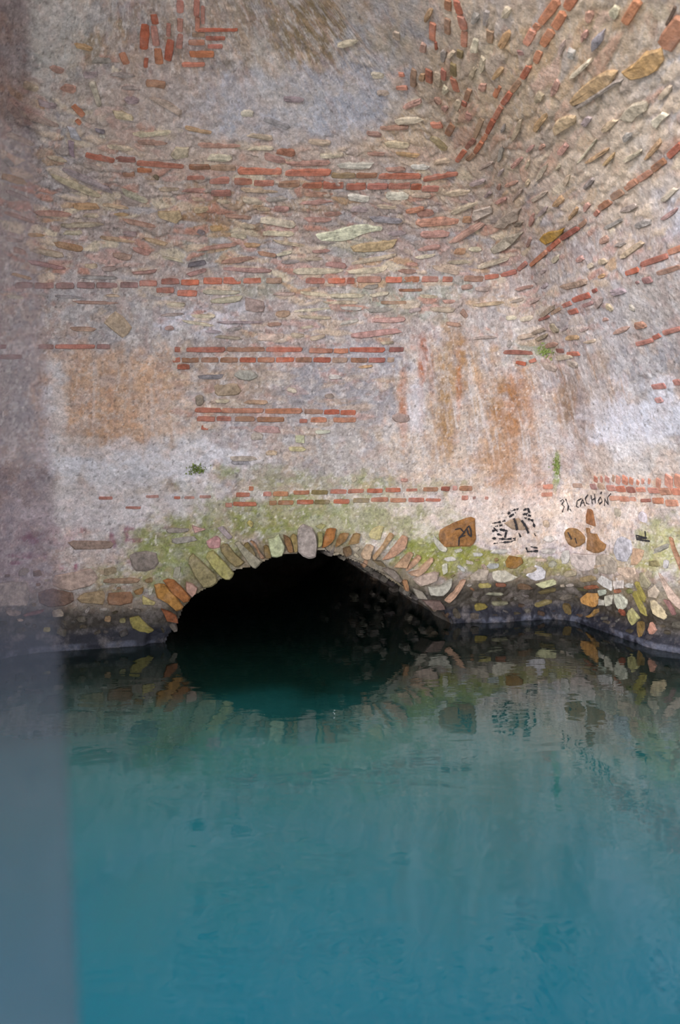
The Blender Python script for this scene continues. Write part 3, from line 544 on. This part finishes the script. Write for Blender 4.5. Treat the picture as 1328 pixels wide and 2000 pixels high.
# --- stones with an outline of their own
def poly_stone(pts, c, proud=.016, depth=.16, name='stone', mat=None):
    hs = [hit(*p) for p in pts]
    if not all(hs): return None
    cxp = sum(p[0] for p in pts) / len(pts); cyp = sum(p[1] for p in pts) / len(pts); hc = hit(cxp, cyp); n = hc[1]
    o_ = sum((h[0] for h in hs), Vector()) / len(hs); t = Vector((0, 0, 1)).cross(n).normalized(); v = n.cross(t)
    loc2 = [((h[0] - o_).dot(t), (h[0] - o_).dot(v), (h[0] - o_).dot(n)) for h in hs]
    area = sum(loc2[i][0] * loc2[(i + 1) % len(loc2)][1] - loc2[(i + 1) % len(loc2)][0] * loc2[i][1] for i in range(len(loc2)))
    if area < 0: loc2 = loc2[::-1]
    ext = []                                     # break the corners and edges a little
    for i in range(len(loc2)):
        a, b = loc2[i], loc2[(i + 1) % len(loc2)]; pv = loc2[i - 1]
        ext.append(tuple(a[k] * .9 + (pv[k] + b[k]) * .05 for k in range(3)))
        e = math.hypot(b[0] - a[0], b[1] - a[1]); j = e * .06
        ext.append(((a[0] + b[0]) / 2 + random.uniform(-j, j), (a[1] + b[1]) / 2 + random.uniform(-j, j), (a[2] + b[2]) / 2))
    m_ = len(ext); vs = []; f = []
    base = hc[2]; zc = (hc[0] - o_).dot(n)
    for z, s in ((-depth, 1.), (base + proud * .55, 1.02), (base + proud, .9)):
        for x, y, w in ext: vs.append((x * s, y * s, w * s + zc * (1 - s) + z + (random.uniform(-.003, .003) if s < 1 else 0)))
    vs.append((0, 0, zc + base + proud * 1.1))
    for k in (0, 1):
        for i in range(m_): j = (i + 1) % m_; f.append((k * m_ + i, k * m_ + j, (k + 1) * m_ + j, (k + 1) * m_ + i))
    for i in range(m_): f.append((2 * m_ + i, 2 * m_ + (i + 1) % m_, 3 * m_))
    me = mesh_from(name, vs, f, False); me.materials.append(mat or M_STONE)
    o = link(name, me, None, owner(hc[3], hc[4]))
    o.matrix_world = Matrix(((t.x, v.x, n.x, o_.x), (t.y, v.y, n.y, o_.y), (t.z, v.z, n.z, o_.z), (0, 0, 0, 1)))
    o.color = local_mix(tintcol(c, .06), hc[3], hc[4], .1)
    xs = [p[0] for p in pts]; ys = [p[1] for p in pts]; occupy((min(xs) + max(xs)) / 2, (min(ys) + max(ys)) / 2, (max(xs) - min(xs)) / 2, (max(ys) - min(ys)) / 2)
    return o
def conv(ox, oy, s, pts): return [(ox + x / s, oy + y / s) for x, y in pts]
# ring of the arch: left half, crown, right half (name them voussoirs, set deep into the wall)
A2 = lambda *p: conv(320, 980, 3.906, p); A3 = lambda *p: conv(640, 980, 3.906, p); A4 = lambda *p: conv(960, 980, 3.609, p)
VO = [(A2((1020, 200), (1060, 165), (1130, 195), (1160, 260), (1155, 420), (1100, 428), (1020, 385)), (172, 158, 154)), (A2((790, 280), (850, 270), (872, 235), (925, 340), (900, 412), (820, 420), (800, 350)), (192, 192, 154)),
      (A2((905, 240), (960, 270), (988, 385), (945, 385)), (132, 98, 60)), (A2((650, 290), (690, 300), (770, 425), (738, 436)), (156, 112, 82)), (A2((535, 310), (570, 295), (755, 455), (695, 508), (655, 482)), (156, 146, 126)),
      (A2((435, 330), (480, 310), (625, 460), (545, 502), (430, 375)), (146, 126, 90)), (A2((310, 420), (370, 355), (542, 545), (500, 592), (440, 578)), (170, 160, 100)), (A2((180, 460), (215, 380), (400, 555), (408, 612), (300, 662)), (150, 140, 100)),
      (A2((165, 600), (262, 650), (215, 728), (170, 680)), (176, 140, 122)), ([(300, 1140), (320, 1137), (360, 1185), (345, 1193), (305, 1165)], (178, 130, 62)), ([(315, 1130), (340, 1130), (374, 1167), (360, 1178)], (168, 106, 60)),
      ([(312, 1185), (345, 1200), (349, 1216), (325, 1212)], (142, 86, 56)), ([(637, 1031), (656, 1031), (652, 1050), (640, 1064), (627, 1071)], (158, 104, 56)), ([(663, 1041), (681, 1040), (673, 1056), (653, 1069)], (152, 112, 68)),
      ([(689, 1041), (703, 1041), (700, 1060), (678, 1064)], (158, 124, 80)), (A3((250, 400), (290, 320), (350, 330), (320, 440), (265, 432)), (190, 156, 132)), (A3((470, 230), (505, 250), (430, 350), (350, 445), (335, 420), (420, 320)), (178, 144, 100)),
      (A3((570, 250), (610, 270), (590, 350), (500, 420), (410, 445), (490, 350)), (194, 146, 118)), (A3((620, 380), (652, 390), (600, 512), (495, 505)), (188, 150, 120)), (A3((690, 400), (716, 420), (640, 500), (595, 530), (620, 480)), (192, 154, 126)),
      (A3((790, 420), (806, 440), (740, 530), (680, 572), (605, 540), (690, 520)), (196, 158, 134)), (A3((770, 540), (850, 535), (830, 600), (700, 645), (640, 590)), (188, 170, 154)), (A3((950, 580), (940, 640), (880, 718), (780, 712), (760, 640), (850, 640)), (182, 178, 164)),
      (A3((1010, 600), (1050, 590), (1000, 680), (920, 772), (885, 752), (960, 680)), (188, 154, 126)), (A3((630, 640), (720, 680), (765, 745), (685, 742)), (150, 140, 130)), (A3((400, 505), (500, 510), (570, 600), (540, 620)), (120, 106, 98)), (A3((700, 740), (860, 750), (900, 820), (800, 825)), (110, 92, 84)),
      (A2((960, 270), (985, 240), (1010, 250), (1015, 380), (990, 385)), (150, 130, 80)), (A2((1165, 230), (1205, 225), (1200, 330), (1168, 350)), (150, 142, 92)), (A2((760, 330), (795, 330), (815, 425), (770, 430)), (120, 96, 56)), (A2((600, 330), (640, 300), (700, 400), (690, 420)), (120, 100, 60)),
      (A3((110, 350), (165, 330), (180, 400), (130, 420)), (120, 92, 60)), (A3((330, 440), (400, 445), (450, 500), (380, 480)), (112, 96, 70)), (A3((560, 600), (600, 590), (620, 680), (590, 680)), (160, 118, 84))]
for pts, c in VO: poly_stone(pts, c, .035, .30, 'voussoir')
PS = [(A2((400, 195), (450, 180), (530, 270), (490, 290)), (168, 150, 154)), (A2((320, 300), (400, 255), (435, 280), (430, 350), (340, 352)), (188, 138, 136)), (A2((205, 170), (332, 207), (232, 242)), (206, 160, 152)),
      ([(252, 1205), (270, 1200), (302, 1230), (290, 1235), (258, 1225)], (152, 138, 80)), ([(277, 1160), (305, 1175), (300, 1181), (278, 1180)], (190, 176, 116)), ([(-8, 1139), (54, 1137), (56, 1160), (55, 1184), (-8, 1186)], (186, 170, 160)),
      ([(74, 1157), (102, 1148), (143, 1157), (145, 1172), (128, 1182), (95, 1185), (77, 1177)], (126, 98, 84)), ([(150, 1169), (164, 1158), (200, 1152), (205, 1159), (203, 1181), (159, 1177)], (168, 144, 114)), ([(210, 1157), (257, 1154), (260, 1177), (210, 1181)], (152, 110, 80)),
      ([(260, 1154), (281, 1144), (278, 1159), (266, 1161)], (156, 114, 70)), ([(103, 1144), (105, 1123), (180, 1108), (192, 1128), (177, 1144), (138, 1154)], (188, 166, 148)), ([(288, 1150), (300, 1146), (296, 1160), (290, 1162)], (190, 186, 170)),
      (A3((310, 250), (345, 195), (430, 180), (400, 290), (330, 280)), (198, 184, 132)), (A3((870, 480), (910, 465), (915, 540), (880, 560)), (212, 204, 190)), (A3((848, 215), (1060, 120), (1120, 118), (1128, 290), (1090, 340), (880, 345), (855, 290)), (148, 96, 42)),
      (A3((800, 240), (870, 320), (915, 360), (900, 385), (850, 370), (815, 320)), (204, 194, 186)), (A3((1080, 570), (1150, 510), (1230, 520), (1215, 600), (1100, 600)), (180, 166, 152)), (A2((630, 160), (655, 135), (685, 160), (665, 198)), (180, 164, 96)), (A2((1150, 185), (1200, 160), (1240, 180), (1200, 210)), (176, 168, 110)),
      (A4((510, 220), (540, 185), (600, 190), (660, 250), (655, 290), (585, 325), (540, 300)), (136, 94, 42)), (A4((675, 45), (710, 60), (733, 180), (665, 155)), (142, 88, 40)), (A4((665, 180), (695, 190), (690, 222), (740, 225), (760, 270), (810, 300), (795, 345), (720, 360), (668, 340), (680, 250)), (146, 98, 42)),
      (A4((875, 290), (920, 240), (990, 270), (1000, 360), (960, 420), (890, 410), (865, 350)), (188, 184, 190)), (A4((1005, 320), (1090, 340), (1060, 420), (992, 450)), (198, 164, 136)), (A4((740, 380), (830, 375), (890, 430), (880, 500), (790, 510), (740, 470)), (168, 154, 140)), (A4((560, 360), (740, 370), (742, 470), (620, 490), (560, 440)), (198, 188, 180)),
      (A4((495, 350), (550, 340), (545, 430), (495, 440)), (192, 182, 178)), (A4((895, 460), (1020, 460), (1030, 510), (980, 540), (900, 500)), (208, 184, 162)), (A4((745, 560), (780, 515), (856, 560), (850, 630), (800, 600)), (198, 194, 194)), (A4((862, 560), (890, 525), (940, 550), (940, 610), (870, 620)), (208, 198, 194)),
      (A4((235, 520), (310, 440), (385, 490), (375, 540), (310, 560)), (204, 200, 206)), (A4((0, 490), (95, 480), (190, 530), (80, 570), (10, 550)), (208, 194, 182)), (A4((95, 420), (120, 375), (210, 390), (220, 430), (170, 470), (100, 460)), (150, 106, 46)), (A4((300, 580), (440, 540), (460, 580), (360, 612)), (202, 198, 160)),
      (A4((630, 680), (680, 640), (755, 640), (760, 720), (720, 745), (640, 715)), (188, 140, 80)), (A4((872, 650), (910, 645), (965, 690), (960, 740), (910, 770), (875, 710)), (202, 198, 182)), (A4((805, 660), (868, 650), (860, 720), (815, 740)), (186, 186, 168)), (A4((755, 620), (810, 615), (815, 650), (770, 665)), (176, 180, 166)), (A4((765, 680), (800, 690), (805, 730), (762, 732)), (186, 178, 168)),
      (A4((1020, 560), (1050, 560), (1100, 680), (1090, 710), (1050, 670)), (152, 140, 72)), (A4((1000, 640), (1030, 620), (1100, 760), (1105, 805), (1070, 790)), (148, 134, 66)), (A4((1055, 500), (1085, 490), (1140, 580), (1110, 610), (1070, 600)), (152, 142, 118)), (A4((960, 790), (1000, 740), (1055, 820), (1000, 880)), (172, 166, 112)), (A4((1115, 620), (1165, 580), (1200, 630), (1180, 680), (1120, 670)), (198, 178, 158)),
      (A4((1130, 690), (1180, 690), (1250, 800), (1230, 830), (1150, 790)), (194, 174, 146)), (A4((1210, 680), (1260, 690), (1310, 790), (1280, 800)), (136, 94, 94)), (A4((1120, 900), (1140, 840), (1180, 900), (1150, 950)), (188, 140, 120)), (A4((1175, 490), (1195, 500), (1300, 650), (1335, 680), (1335, 760), (1250, 680)), (198, 174, 156)), (A4((1250, 240), (1280, 250), (1335, 400), (1335, 490), (1290, 380)), (170, 116, 88)),
      (A4((1060, 840), (1080, 840), (1118, 990), (1080, 970)), (122, 98, 50)), (A4((690, 805), (770, 745), (750, 805)), (142, 108, 54)), (A4((80, 150), (190, 108), (270, 190), (140, 196)), (164, 140, 112)),
      ([(306, 411), (351, 409), (356, 424), (345, 436), (311, 424)], (206, 182, 148)), ([(332, 301), (342, 286), (370, 286), (368, 306), (342, 311)], (208, 194, 170)), ([(130, 245), (147, 250), (161, 275), (137, 268)], (188, 188, 194)), ([(132, 273), (145, 276), (147, 309), (135, 301)], (154, 134, 144)),
      ([(608, 458), (650, 452), (690, 438), (714, 437), (746, 443), (744, 450), (712, 455), (690, 466), (640, 471), (616, 471)], (226, 218, 196)), ([(923, 409), (959, 399), (964, 412), (923, 432)], (192, 182, 168)), ([(964, 442), (987, 417), (1020, 404), (1013, 429), (987, 445)], (182, 168, 154)),
      ([(957, 486), (987, 460), (1025, 450), (1003, 475), (964, 496)], (192, 178, 162)), ([(1114, 195), (1136, 168), (1173, 140), (1210, 135), (1197, 158), (1160, 181), (1121, 204)], (206, 174, 132)), ([(1214, 138), (1262, 99), (1296, 89), (1299, 116), (1271, 143), (1234, 153)], (196, 158, 106)), ([(1081, 247), (1099, 225), (1128, 222), (1128, 237), (1084, 264)], (206, 184, 146)),
      ([(1210, 230), (1237, 199), (1266, 195), (1266, 212), (1237, 237)], (202, 192, 170)), ([(1272, 234), (1296, 215), (1309, 222), (1284, 250)], (216, 208, 186)), ([(1158, 74), (1185, 52), (1183, 72), (1158, 98)], (168, 164, 170)), ([(1054, 466), (1074, 450), (1104, 445), (1094, 460), (1067, 477)], (178, 140, 56)), ([(478, 580), (516, 588), (516, 610), (478, 607)], (168, 150, 140)),
      ([(200, 630), (225, 605), (260, 640), (240, 662)], (192, 168, 146)), ([(576, 850), (595, 850), (595, 866), (577, 864)], (202, 202, 168)), ([(172, 160), (186, 158), (200, 205), (190, 210)], (206, 196, 174)), ([(218, 215), (258, 225), (262, 236), (225, 232)], (204, 190, 160)), ([(288, 190), (330, 198), (356, 215), (352, 228), (318, 208)], (194, 174, 160)), ([(285, 155), (325, 160), (322, 174), (284, 168)], (184, 138, 112))]
for pts, c in PS: poly_stone(pts, c)

# --- the rest of the rubble: slabs bedded along the courses wherever none stands yet
cnt = 0; tries = 0
palA = [CREAM, PINK, BEIGE, OCHRE, (186, 166, 156), (204, 182, 152), (180, 134, 116), MAUVE, (208, 190, 166), GREY, (172, 128, 112)]
while cnt < 330 and tries < 12000:
    tries += 1
    r = random.randrange(NR // 3, NR - 12); c = random.randrange(60, NC - 60)
    px, py = PX[r, c], PY[r, c]
    if not (4 < px < 1324 and 2 < py < 720): continue
    if random.random() > stony[r, c] * .95: continue
    Lm = random.uniform(.10, .34) if py > 230 else random.uniform(.08, .2); hm = random.uniform(.025, .05) if py > 230 else random.uniform(.03, .06)
    p = SM[r, c]; dS = unit(SM[r, min(NC - 1, c + 3)] - SM[r, c - 3]); n = NRM[r, c]; dT = np.cross(n, dS)
    th = random.gauss(0, .10) + (.0 if px < 600 else .06); d3 = dS * math.cos(th) + dT * math.sin(th)
    if d3[0] < 0 and c < NL_ + NB_: d3 = -d3
    e0 = p - d3 * Lm / 2; e1 = p + d3 * Lm / 2
    q0 = (CX + FPX * e0[0] / e0[1], HY - FPX * (e0[2] - EYE) / e0[1]); q1 = (CX + FPX * e1[0] / e1[1], HY - FPX * (e1[2] - EYE) / e1[1])
    thp = hm * FPX / p[1]
    if max(abs(dT[2]) * thp, 3) < 5: thp *= 1.1
    ok = True
    for t in np.linspace(0, 1, 7):
        x = int((q0[0] + (q1[0] - q0[0]) * t) / 2); y = int((q0[1] + (q1[1] - q0[1]) * t) / 2); h = int(thp / 4) + 1
        if not (0 <= x < 664 and 0 <= y < 1000) or OCC[max(0, y - h):y + h + 1, max(0, x - 1):x + 2].any(): ok = False; break
    if not ok: continue
    o = slab(q0[0], q0[1], q1[0], q1[1], thp, random.choice(palA), random.choice(('slab', 'slab', 'round')), .010)
    if o: cnt += 1

# --- small rubble packed between the named stones near the water and around the arch ring
cnt = 0; tries = 0
while cnt < 150 and tries < 9000:
    tries += 1
    px, py = random.uniform(2, 1324), random.uniform(1040, 1235)
    h0 = hit(px, py)
    if not h0 or hole[h0[3], h0[4]] or h0[0].z < .06: continue
    right = px > 885 and py > 1092; left = px < 330 and py > 1110; ringz = 290 < px < 900 and py > 1060 and inpoly(np.array([px]), np.array([py]), [(290, 1240), (330, 1120), (420, 1070), (560, 1030), (700, 1020), (900, 1120), (900, 1200)])[0]
    if not (right or ringz or (left and random.random() < .3)): continue
    L0 = random.uniform(9, 30); t0 = L0 * random.uniform(.4, .75); a = random.gauss(0, .35) + (0 if not ringz else random.choice((.8, -.8)))
    x0, x1, y0_, y1_ = px - L0 / 2, px + L0 / 2, py - t0 / 2, py + t0 / 2
    if OCC[max(0, int(y0_ / 2)):int(y1_ / 2) + 1, max(0, int(x0 / 2)):int(x1 / 2) + 1].any(): continue
    c0 = np.array(random.choice([(178, 164, 146), (150, 132, 104), (128, 112, 78), (190, 176, 156), (146, 108, 78), (168, 160, 152)]), float)
    if h0[0].z < .3: c0 *= .55
    if slab(px - math.cos(a) * L0 / 2, py - math.sin(a) * L0 / 2, px + math.cos(a) * L0 / 2, py + math.sin(a) * L0 / 2, t0, tuple(c0), random.choice(('round', 'block', 'slab')), .010): cnt += 1

# ------------------------------------------------------------------ tunnel behind the arch
outl = [hit(*p) for p in ARCH]; TD = Vector((-NB[0] * 1.0, -NB[1], 0)).normalized()
ring0 = []
for i in range(len(ARCH) - 1):
    for k in range(4):
        t = k / 4; ring0.append(outl[i][0].lerp(outl[i + 1][0], t))
ring0.append(outl[-1][0]); ring0[0].z = -.1; ring0[-1].z = -.1
ys = np.linspace(-.02, 4.6, 70); tv = []; tf = []; tc_ = []
cen = sum(ring0, Vector()) / len(ring0)
for j, y in enumerate(ys):
    for i, p in enumerate(ring0):
        out = (p - cen); out.y = 0; out.normalize()
        nz = fbm(np.array([i * .35]), np.array([y * 5.]), 3, 2)[0] - .5
        tv.append(p + TD * float(y) + out * float(nz * .10 + (.015 if j == 0 else 0)))
        g = _tab[2, int(i * .3) & 255, int(y * 6) & 255]; b = lin(random.choice([(110, 104, 98), (120, 100, 84), (92, 88, 90), (128, 118, 108)])) * (.6 + .7 * g) * .4  # lining colour cut down to paint in the tunnel's shade
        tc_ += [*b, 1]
n_ = len(ring0)
for j in range(len(ys) - 1):
    for i in range(n_ - 1): a = j * n_ + i; tf.append((a, a + 1, a + n_ + 1, a + n_))
tf.append(tuple((len(ys) - 1) * n_ + i for i in range(n_)))
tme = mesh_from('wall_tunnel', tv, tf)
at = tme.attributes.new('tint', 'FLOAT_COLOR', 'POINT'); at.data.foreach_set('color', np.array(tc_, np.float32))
tunnel = tag(link('wall_tunnel', tme, M_WALL), 'rubble lining of the low tunnel behind the arch, darkened for shade', 'tunnel', kind='structure')
# stones showing on the right hand side of the tunnel
for q in range(64):
    i = random.randrange(int(n_ * .56), n_ - 3); y = random.uniform(.12, 2.6)
    p = ring0[i] + TD * y; nxt = (ring0[i + 1] - ring0[i - 1]).normalized(); n = -(nxt.cross(TD)); 
    if n.dot(cen - ring0[i]) < 0: n = -n
    t = TD; v = n.cross(t)
    o = link('stone', random.choice(STONES['slab']), None, tunnel)
    loc = p + n * .0
    o.matrix_world = Matrix(((t.x, v.x, n.x, loc.x), (t.y, v.y, n.y, loc.y), (t.z, v.z, n.z, loc.z), (0, 0, 0, 1))) @ Matrix.Diagonal((random.uniform(.12, .3), random.uniform(.05, .11), .10, 1))
    o.color = tintcol(random.choice([(104, 96, 88), (92, 76, 62), (118, 110, 100), (80, 72, 70)]))  # low tints, the shade of the tunnel put into the stone colour

# ------------------------------------------------------------------ water
m, nt, N, L, P = new_mat('turquoise_water'); M_WATER = m
P.inputs['Base Color'].default_value = (.006, .115, .14, 1); P.inputs['Roughness'].default_value = .015; P.inputs['IOR'].default_value = 1.45
geo = N.new('ShaderNodeNewGeometry'); mp = N.new('ShaderNodeMapping'); mp.inputs['Scale'].default_value = (.8, 1.5, 1); L.new(geo.outputs['Position'], mp.inputs[0])
n1 = N.new('ShaderNodeTexNoise'); n1.inputs['Scale'].default_value = 2.0; n1.inputs['Detail'].default_value = 2.5; n1.inputs['Distortion'].default_value = .8; L.new(mp.outputs[0], n1.inputs['Vector'])
n2 = N.new('ShaderNodeTexNoise'); n2.inputs['Scale'].default_value = 9; n2.inputs['Detail'].default_value = 2; n2.inputs['Distortion'].default_value = .5; L.new(mp.outputs[0], n2.inputs['Vector'])
ad = N.new('ShaderNodeMath'); ad.operation = 'MULTIPLY_ADD'; ad.inputs[1].default_value = .22; L.new(n2.outputs[0], ad.inputs[0]); L.new(n1.outputs[0], ad.inputs[2])
bp = N.new('ShaderNodeBump'); sx = N.new('ShaderNodeSeparateXYZ'); L.new(geo.outputs['Position'], sx.inputs[0])
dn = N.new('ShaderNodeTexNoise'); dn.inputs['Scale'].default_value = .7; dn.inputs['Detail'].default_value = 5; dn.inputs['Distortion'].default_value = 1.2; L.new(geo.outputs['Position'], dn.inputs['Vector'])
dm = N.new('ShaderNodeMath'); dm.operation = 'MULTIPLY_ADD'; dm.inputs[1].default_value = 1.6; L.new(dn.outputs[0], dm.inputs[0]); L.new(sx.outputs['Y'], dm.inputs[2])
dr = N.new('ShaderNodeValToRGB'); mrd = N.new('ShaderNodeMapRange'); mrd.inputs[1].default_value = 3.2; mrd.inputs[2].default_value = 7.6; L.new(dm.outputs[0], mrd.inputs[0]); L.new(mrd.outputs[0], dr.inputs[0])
# turquoise towards the viewer, green by the wall, with the shade there painted in
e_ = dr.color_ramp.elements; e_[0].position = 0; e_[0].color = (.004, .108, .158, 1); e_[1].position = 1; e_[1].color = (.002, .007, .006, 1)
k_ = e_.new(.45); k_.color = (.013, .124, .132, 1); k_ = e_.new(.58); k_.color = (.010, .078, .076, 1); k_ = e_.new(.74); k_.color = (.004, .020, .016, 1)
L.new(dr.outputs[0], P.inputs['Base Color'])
bp.inputs['Strength'].default_value = .05; bp.inputs['Distance'].default_value = .06; L.new(ad.outputs[0], bp.inputs['Height']); L.new(bp.outputs[0], P.inputs['Normal'])
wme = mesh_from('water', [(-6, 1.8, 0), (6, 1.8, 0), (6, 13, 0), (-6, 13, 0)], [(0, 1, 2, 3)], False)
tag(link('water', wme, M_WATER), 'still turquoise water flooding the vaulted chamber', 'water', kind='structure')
M_BANK = plain('bounce_paving', (200, 192, 182), .95)
bme = mesh_from('ground', [(-30, -40, .15), (30, -40, .15), (30, 1.9, .15), (-30, 1.9, .15), (-30, 1.9, -.5), (30, 1.9, -.5)], [(0, 1, 2, 3), (3, 2, 5, 4)], False)  # unseen quay, added to bounce light up onto the vault
tag(link('ground', bme, M_BANK), 'unseen pale quay added in front of the chamber for bounce light', 'ground', kind='structure')

# ------------------------------------------------------------------ graffiti
def ribbon(name, strokes, width, lift, label, mat=M_INK, gaps=0, vary=(.35, .65)):
    V = []; Fc = []; own = None
    for st in strokes:
        pts = []
        for a, b in zip(st[:-1], st[1:]):
            k = max(1, int(math.hypot(b[0] - a[0], b[1] - a[1]) / 2.5)); pts += [(a[0] + (b[0] - a[0]) * i / k, a[1] + (b[1] - a[1]) * i / k) for i in range(k)]
        pts.append(st[-1]); hp = [hit(*p) for p in pts]
        if own is None: own = owner(hp[0][3], hp[0][4])
        P3 = [h[0] + h[1] * (h[2] + lift) for h in hp]
        for i, p in enumerate(P3):
            t = (P3[min(i + 1, len(P3) - 1)] - P3[max(i - 1, 0)]).normalized(); s = hp[i][1].cross(t).normalized() * width * random.uniform(*vary)
            V += [p - s, p + s]
            if i and random.random() > gaps: k = len(V); Fc.append((k - 4, k - 3, k - 1, k - 2))
    me = mesh_from(name, V, Fc, False); o = link(name, me, mat, own); o['label'] = label; return o
g8 = lambda *p: conv(1060, 940, 4.955, p)
ribbon('graffiti', [g8((172, 190), (195, 170), (207, 190), (185, 222), (210, 240), (190, 298)), g8((225, 165), (252, 240), (245, 285)), g8((265, 265), (280, 290)), g8((378, 165), (338, 188), (328, 240), (352, 252)), g8((365, 245), (388, 172), (412, 240)), g8((370, 212), (405, 205)),
                    g8((440, 128), (415, 165), (424, 212), (452, 222)), g8((468, 132), (482, 222)), g8((503, 120), (511, 212)), g8((476, 182), (508, 166)), g8((560, 150), (538, 188), (553, 220), (578, 195), (560, 150)), g8((560, 122), (574, 100)), g8((600, 238), (604, 165), (636, 230), (630, 155), (668, 115))],
       .010, .011, 'black hand lettering reading BI. CACHÓN', vary=(.25, .75))
ribbon('graffiti', [g8((920, 515), (926, 560), (1055, 576)), g8((920, 520), (1028, 546)), g8((1008, 478), (1012, 540)), g8((930, 545), (1020, 550))], .014, .011, 'small black scrawl shaped like a 4')
ribbon('graffiti', [A4(*s) for s in [((110, 85), (130, 62), (182, 45), (160, 78), (118, 105)), ((208, 62), (250, 42), (262, 78), (215, 82), (272, 98)), ((225, 110), (285, 130), (300, 180)), ((0, 150), (60, 140), (92, 130)), ((20, 172), (72, 162)), ((0, 205), (52, 192), (112, 205)), ((0, 255), (100, 262), (165, 256)),
                    ((8, 292), (60, 286), (130, 280), (165, 265)), ((100, 210), (90, 252)), ((188, 218), (202, 248)), ((298, 222), (308, 240)), ((240, 320), (250, 350), (335, 345)), ((270, 315), (322, 326)), ((35, 225), (70, 235)), ((10, 180), (40, 210))]], .016, .011, 'faded black scribbles beside the brown stone', gaps=.12, vary=(.12, .9))
ribbon('graffiti', [A4((145, 110), (160, 150), (170, 195)), A4((200, 125), (232, 170), (250, 218))], .022, .030, 'two thick black strokes')
ribbon('graffiti', [A3((960, 205), (1000, 195), (1030, 230), (992, 268), (990, 330)), A3((1020, 240), (1050, 195), (1068, 178), (1082, 215), (1085, 262), (1062, 240), (1050, 200)), A3((1000, 262), (1040, 250))], .012, .031, 'black P8 scrawled on the brown stone')
ribbon('graffiti', [A4((545, 210), (572, 262)), A4((598, 250), (612, 292))], .012, .031, 'two black dashes on the round brown stone')

# ------------------------------------------------------------------ moss tufts growing from cracks
def moss(px, py, w, h, n, label):
    V = []; Fc = []
    hc = hit(px, py); base = hc[0] + hc[1] * (hc[2] + .004); sc = hc[0].y / FPX; nrm = hc[1]; t = Vector((0, 0, 1)).cross(nrm).normalized(); v = nrm.cross(t)
    for i in range(n):
        a = random.gauss(0, .4) * w * sc; b = random.gauss(0, .4) * h * sc; p = base + t * a + v * b; L_ = random.uniform(.012, .03)
        d = (nrm * random.uniform(.4, 1) + t * random.uniform(-.8, .8) + v * random.uniform(-.9, .5)).normalized() * L_; s = d.cross(nrm + t * random.random()).normalized() * L_ * .3
        k = len(V); V += [p, p + d * .5 + s, p + d, p + d * .5 - s]; Fc.append((k, k + 1, k + 2, k + 3))
    o = link('moss_tuft', mesh_from('moss_tuft', V, Fc, False), M_MOSS)
    tag(o, label, 'moss', 'moss tufts in the wall', kind='stuff')
moss(385, 916, 26, 12, 130, 'bright green moss tuft on the white plaster left of the brick band')
moss(1086, 905, 8, 26, 90, 'narrow green moss tuft hanging beside the rust stain')
moss(1066, 684, 22, 18, 90, 'pale green moss tuft above the short red brick band in the corner')

# ------------------------------------------------------------------ glass leaf at the viewer's left
m, nt, N, L, P = new_mat('hazed_glass'); N.remove(P)
tr_ = N.new('ShaderNodeBsdfTransparent'); tr_.inputs[0].default_value = (.76, .71, .71, 1)
gl = N.new('ShaderNodeBsdfGlossy'); gl.inputs['Roughness'].default_value = .05; gl.inputs[0].default_value = (1, 1, 1, 1)
fr = N.new('ShaderNodeFresnel'); fr.inputs[0].default_value = 1.5
mx = N.new('ShaderNodeMixShader'); frm = N.new('ShaderNodeMath'); frm.operation = 'MULTIPLY'; frm.inputs[1].default_value = .05; L.new(fr.outputs[0], frm.inputs[0]); L.new(frm.outputs[0], mx.inputs[0]); L.new(tr_.outputs[0], mx.inputs[1]); L.new(gl.outputs[0], mx.inputs[2])
L.new(mx.outputs[0], N['Material Output'].inputs[0])

du = N.new('ShaderNodeBsdfDiffuse'); du.inputs[0].default_value = (.42, .52, .72, 1)  # bluish sky reflection painted on as haze, denser lower down
tcn = N.new('ShaderNodeNewGeometry'); sp_ = N.new('ShaderNodeSeparateXYZ'); L.new(tcn.outputs['Position'], sp_.inputs[0])
mr = N.new('ShaderNodeMapRange'); mr.inputs[1].default_value = 2.0; mr.inputs[2].default_value = 1.5; mr.inputs[3].default_value = 0; mr.inputs[4].default_value = .02; L.new(sp_.outputs['Z'], mr.inputs[0])
mx2 = N.new('ShaderNodeMixShader'); L.new(mr.outputs[0], mx2.inputs[0]); L.new(mx.outputs[0], mx2.inputs[1]); L.new(du.outputs[0], mx2.inputs[2]); L.new(mx2.outputs[0], N['Material Output'].inputs[0])
M_GLASS = m
def ex(z): return -.2212 - (z - EYE) * .05                      # the leaf hangs slightly out of plumb
zs = (.15, 2.55); y0 = .6
gv = []
for y in (y0, y0 + .006):
    gv += [(ex(zs[0]) - .75, y, zs[0]), (ex(zs[0]), y, zs[0]), (ex(zs[1]), y, zs[1]), (ex(zs[1]) - .75, y, zs[1])]
gm = mesh_from('door_1', gv, [(0, 1, 2, 3), (7, 6, 5, 4), (0, 4, 5, 1), (1, 5, 6, 2), (2, 6, 7, 3), (3, 7, 4, 0)], False)
tag(link('door_1', gm, M_GLASS), 'smoky glass leaf with painted bluish haze, standing at the left edge of the view', 'glass', kind='structure')
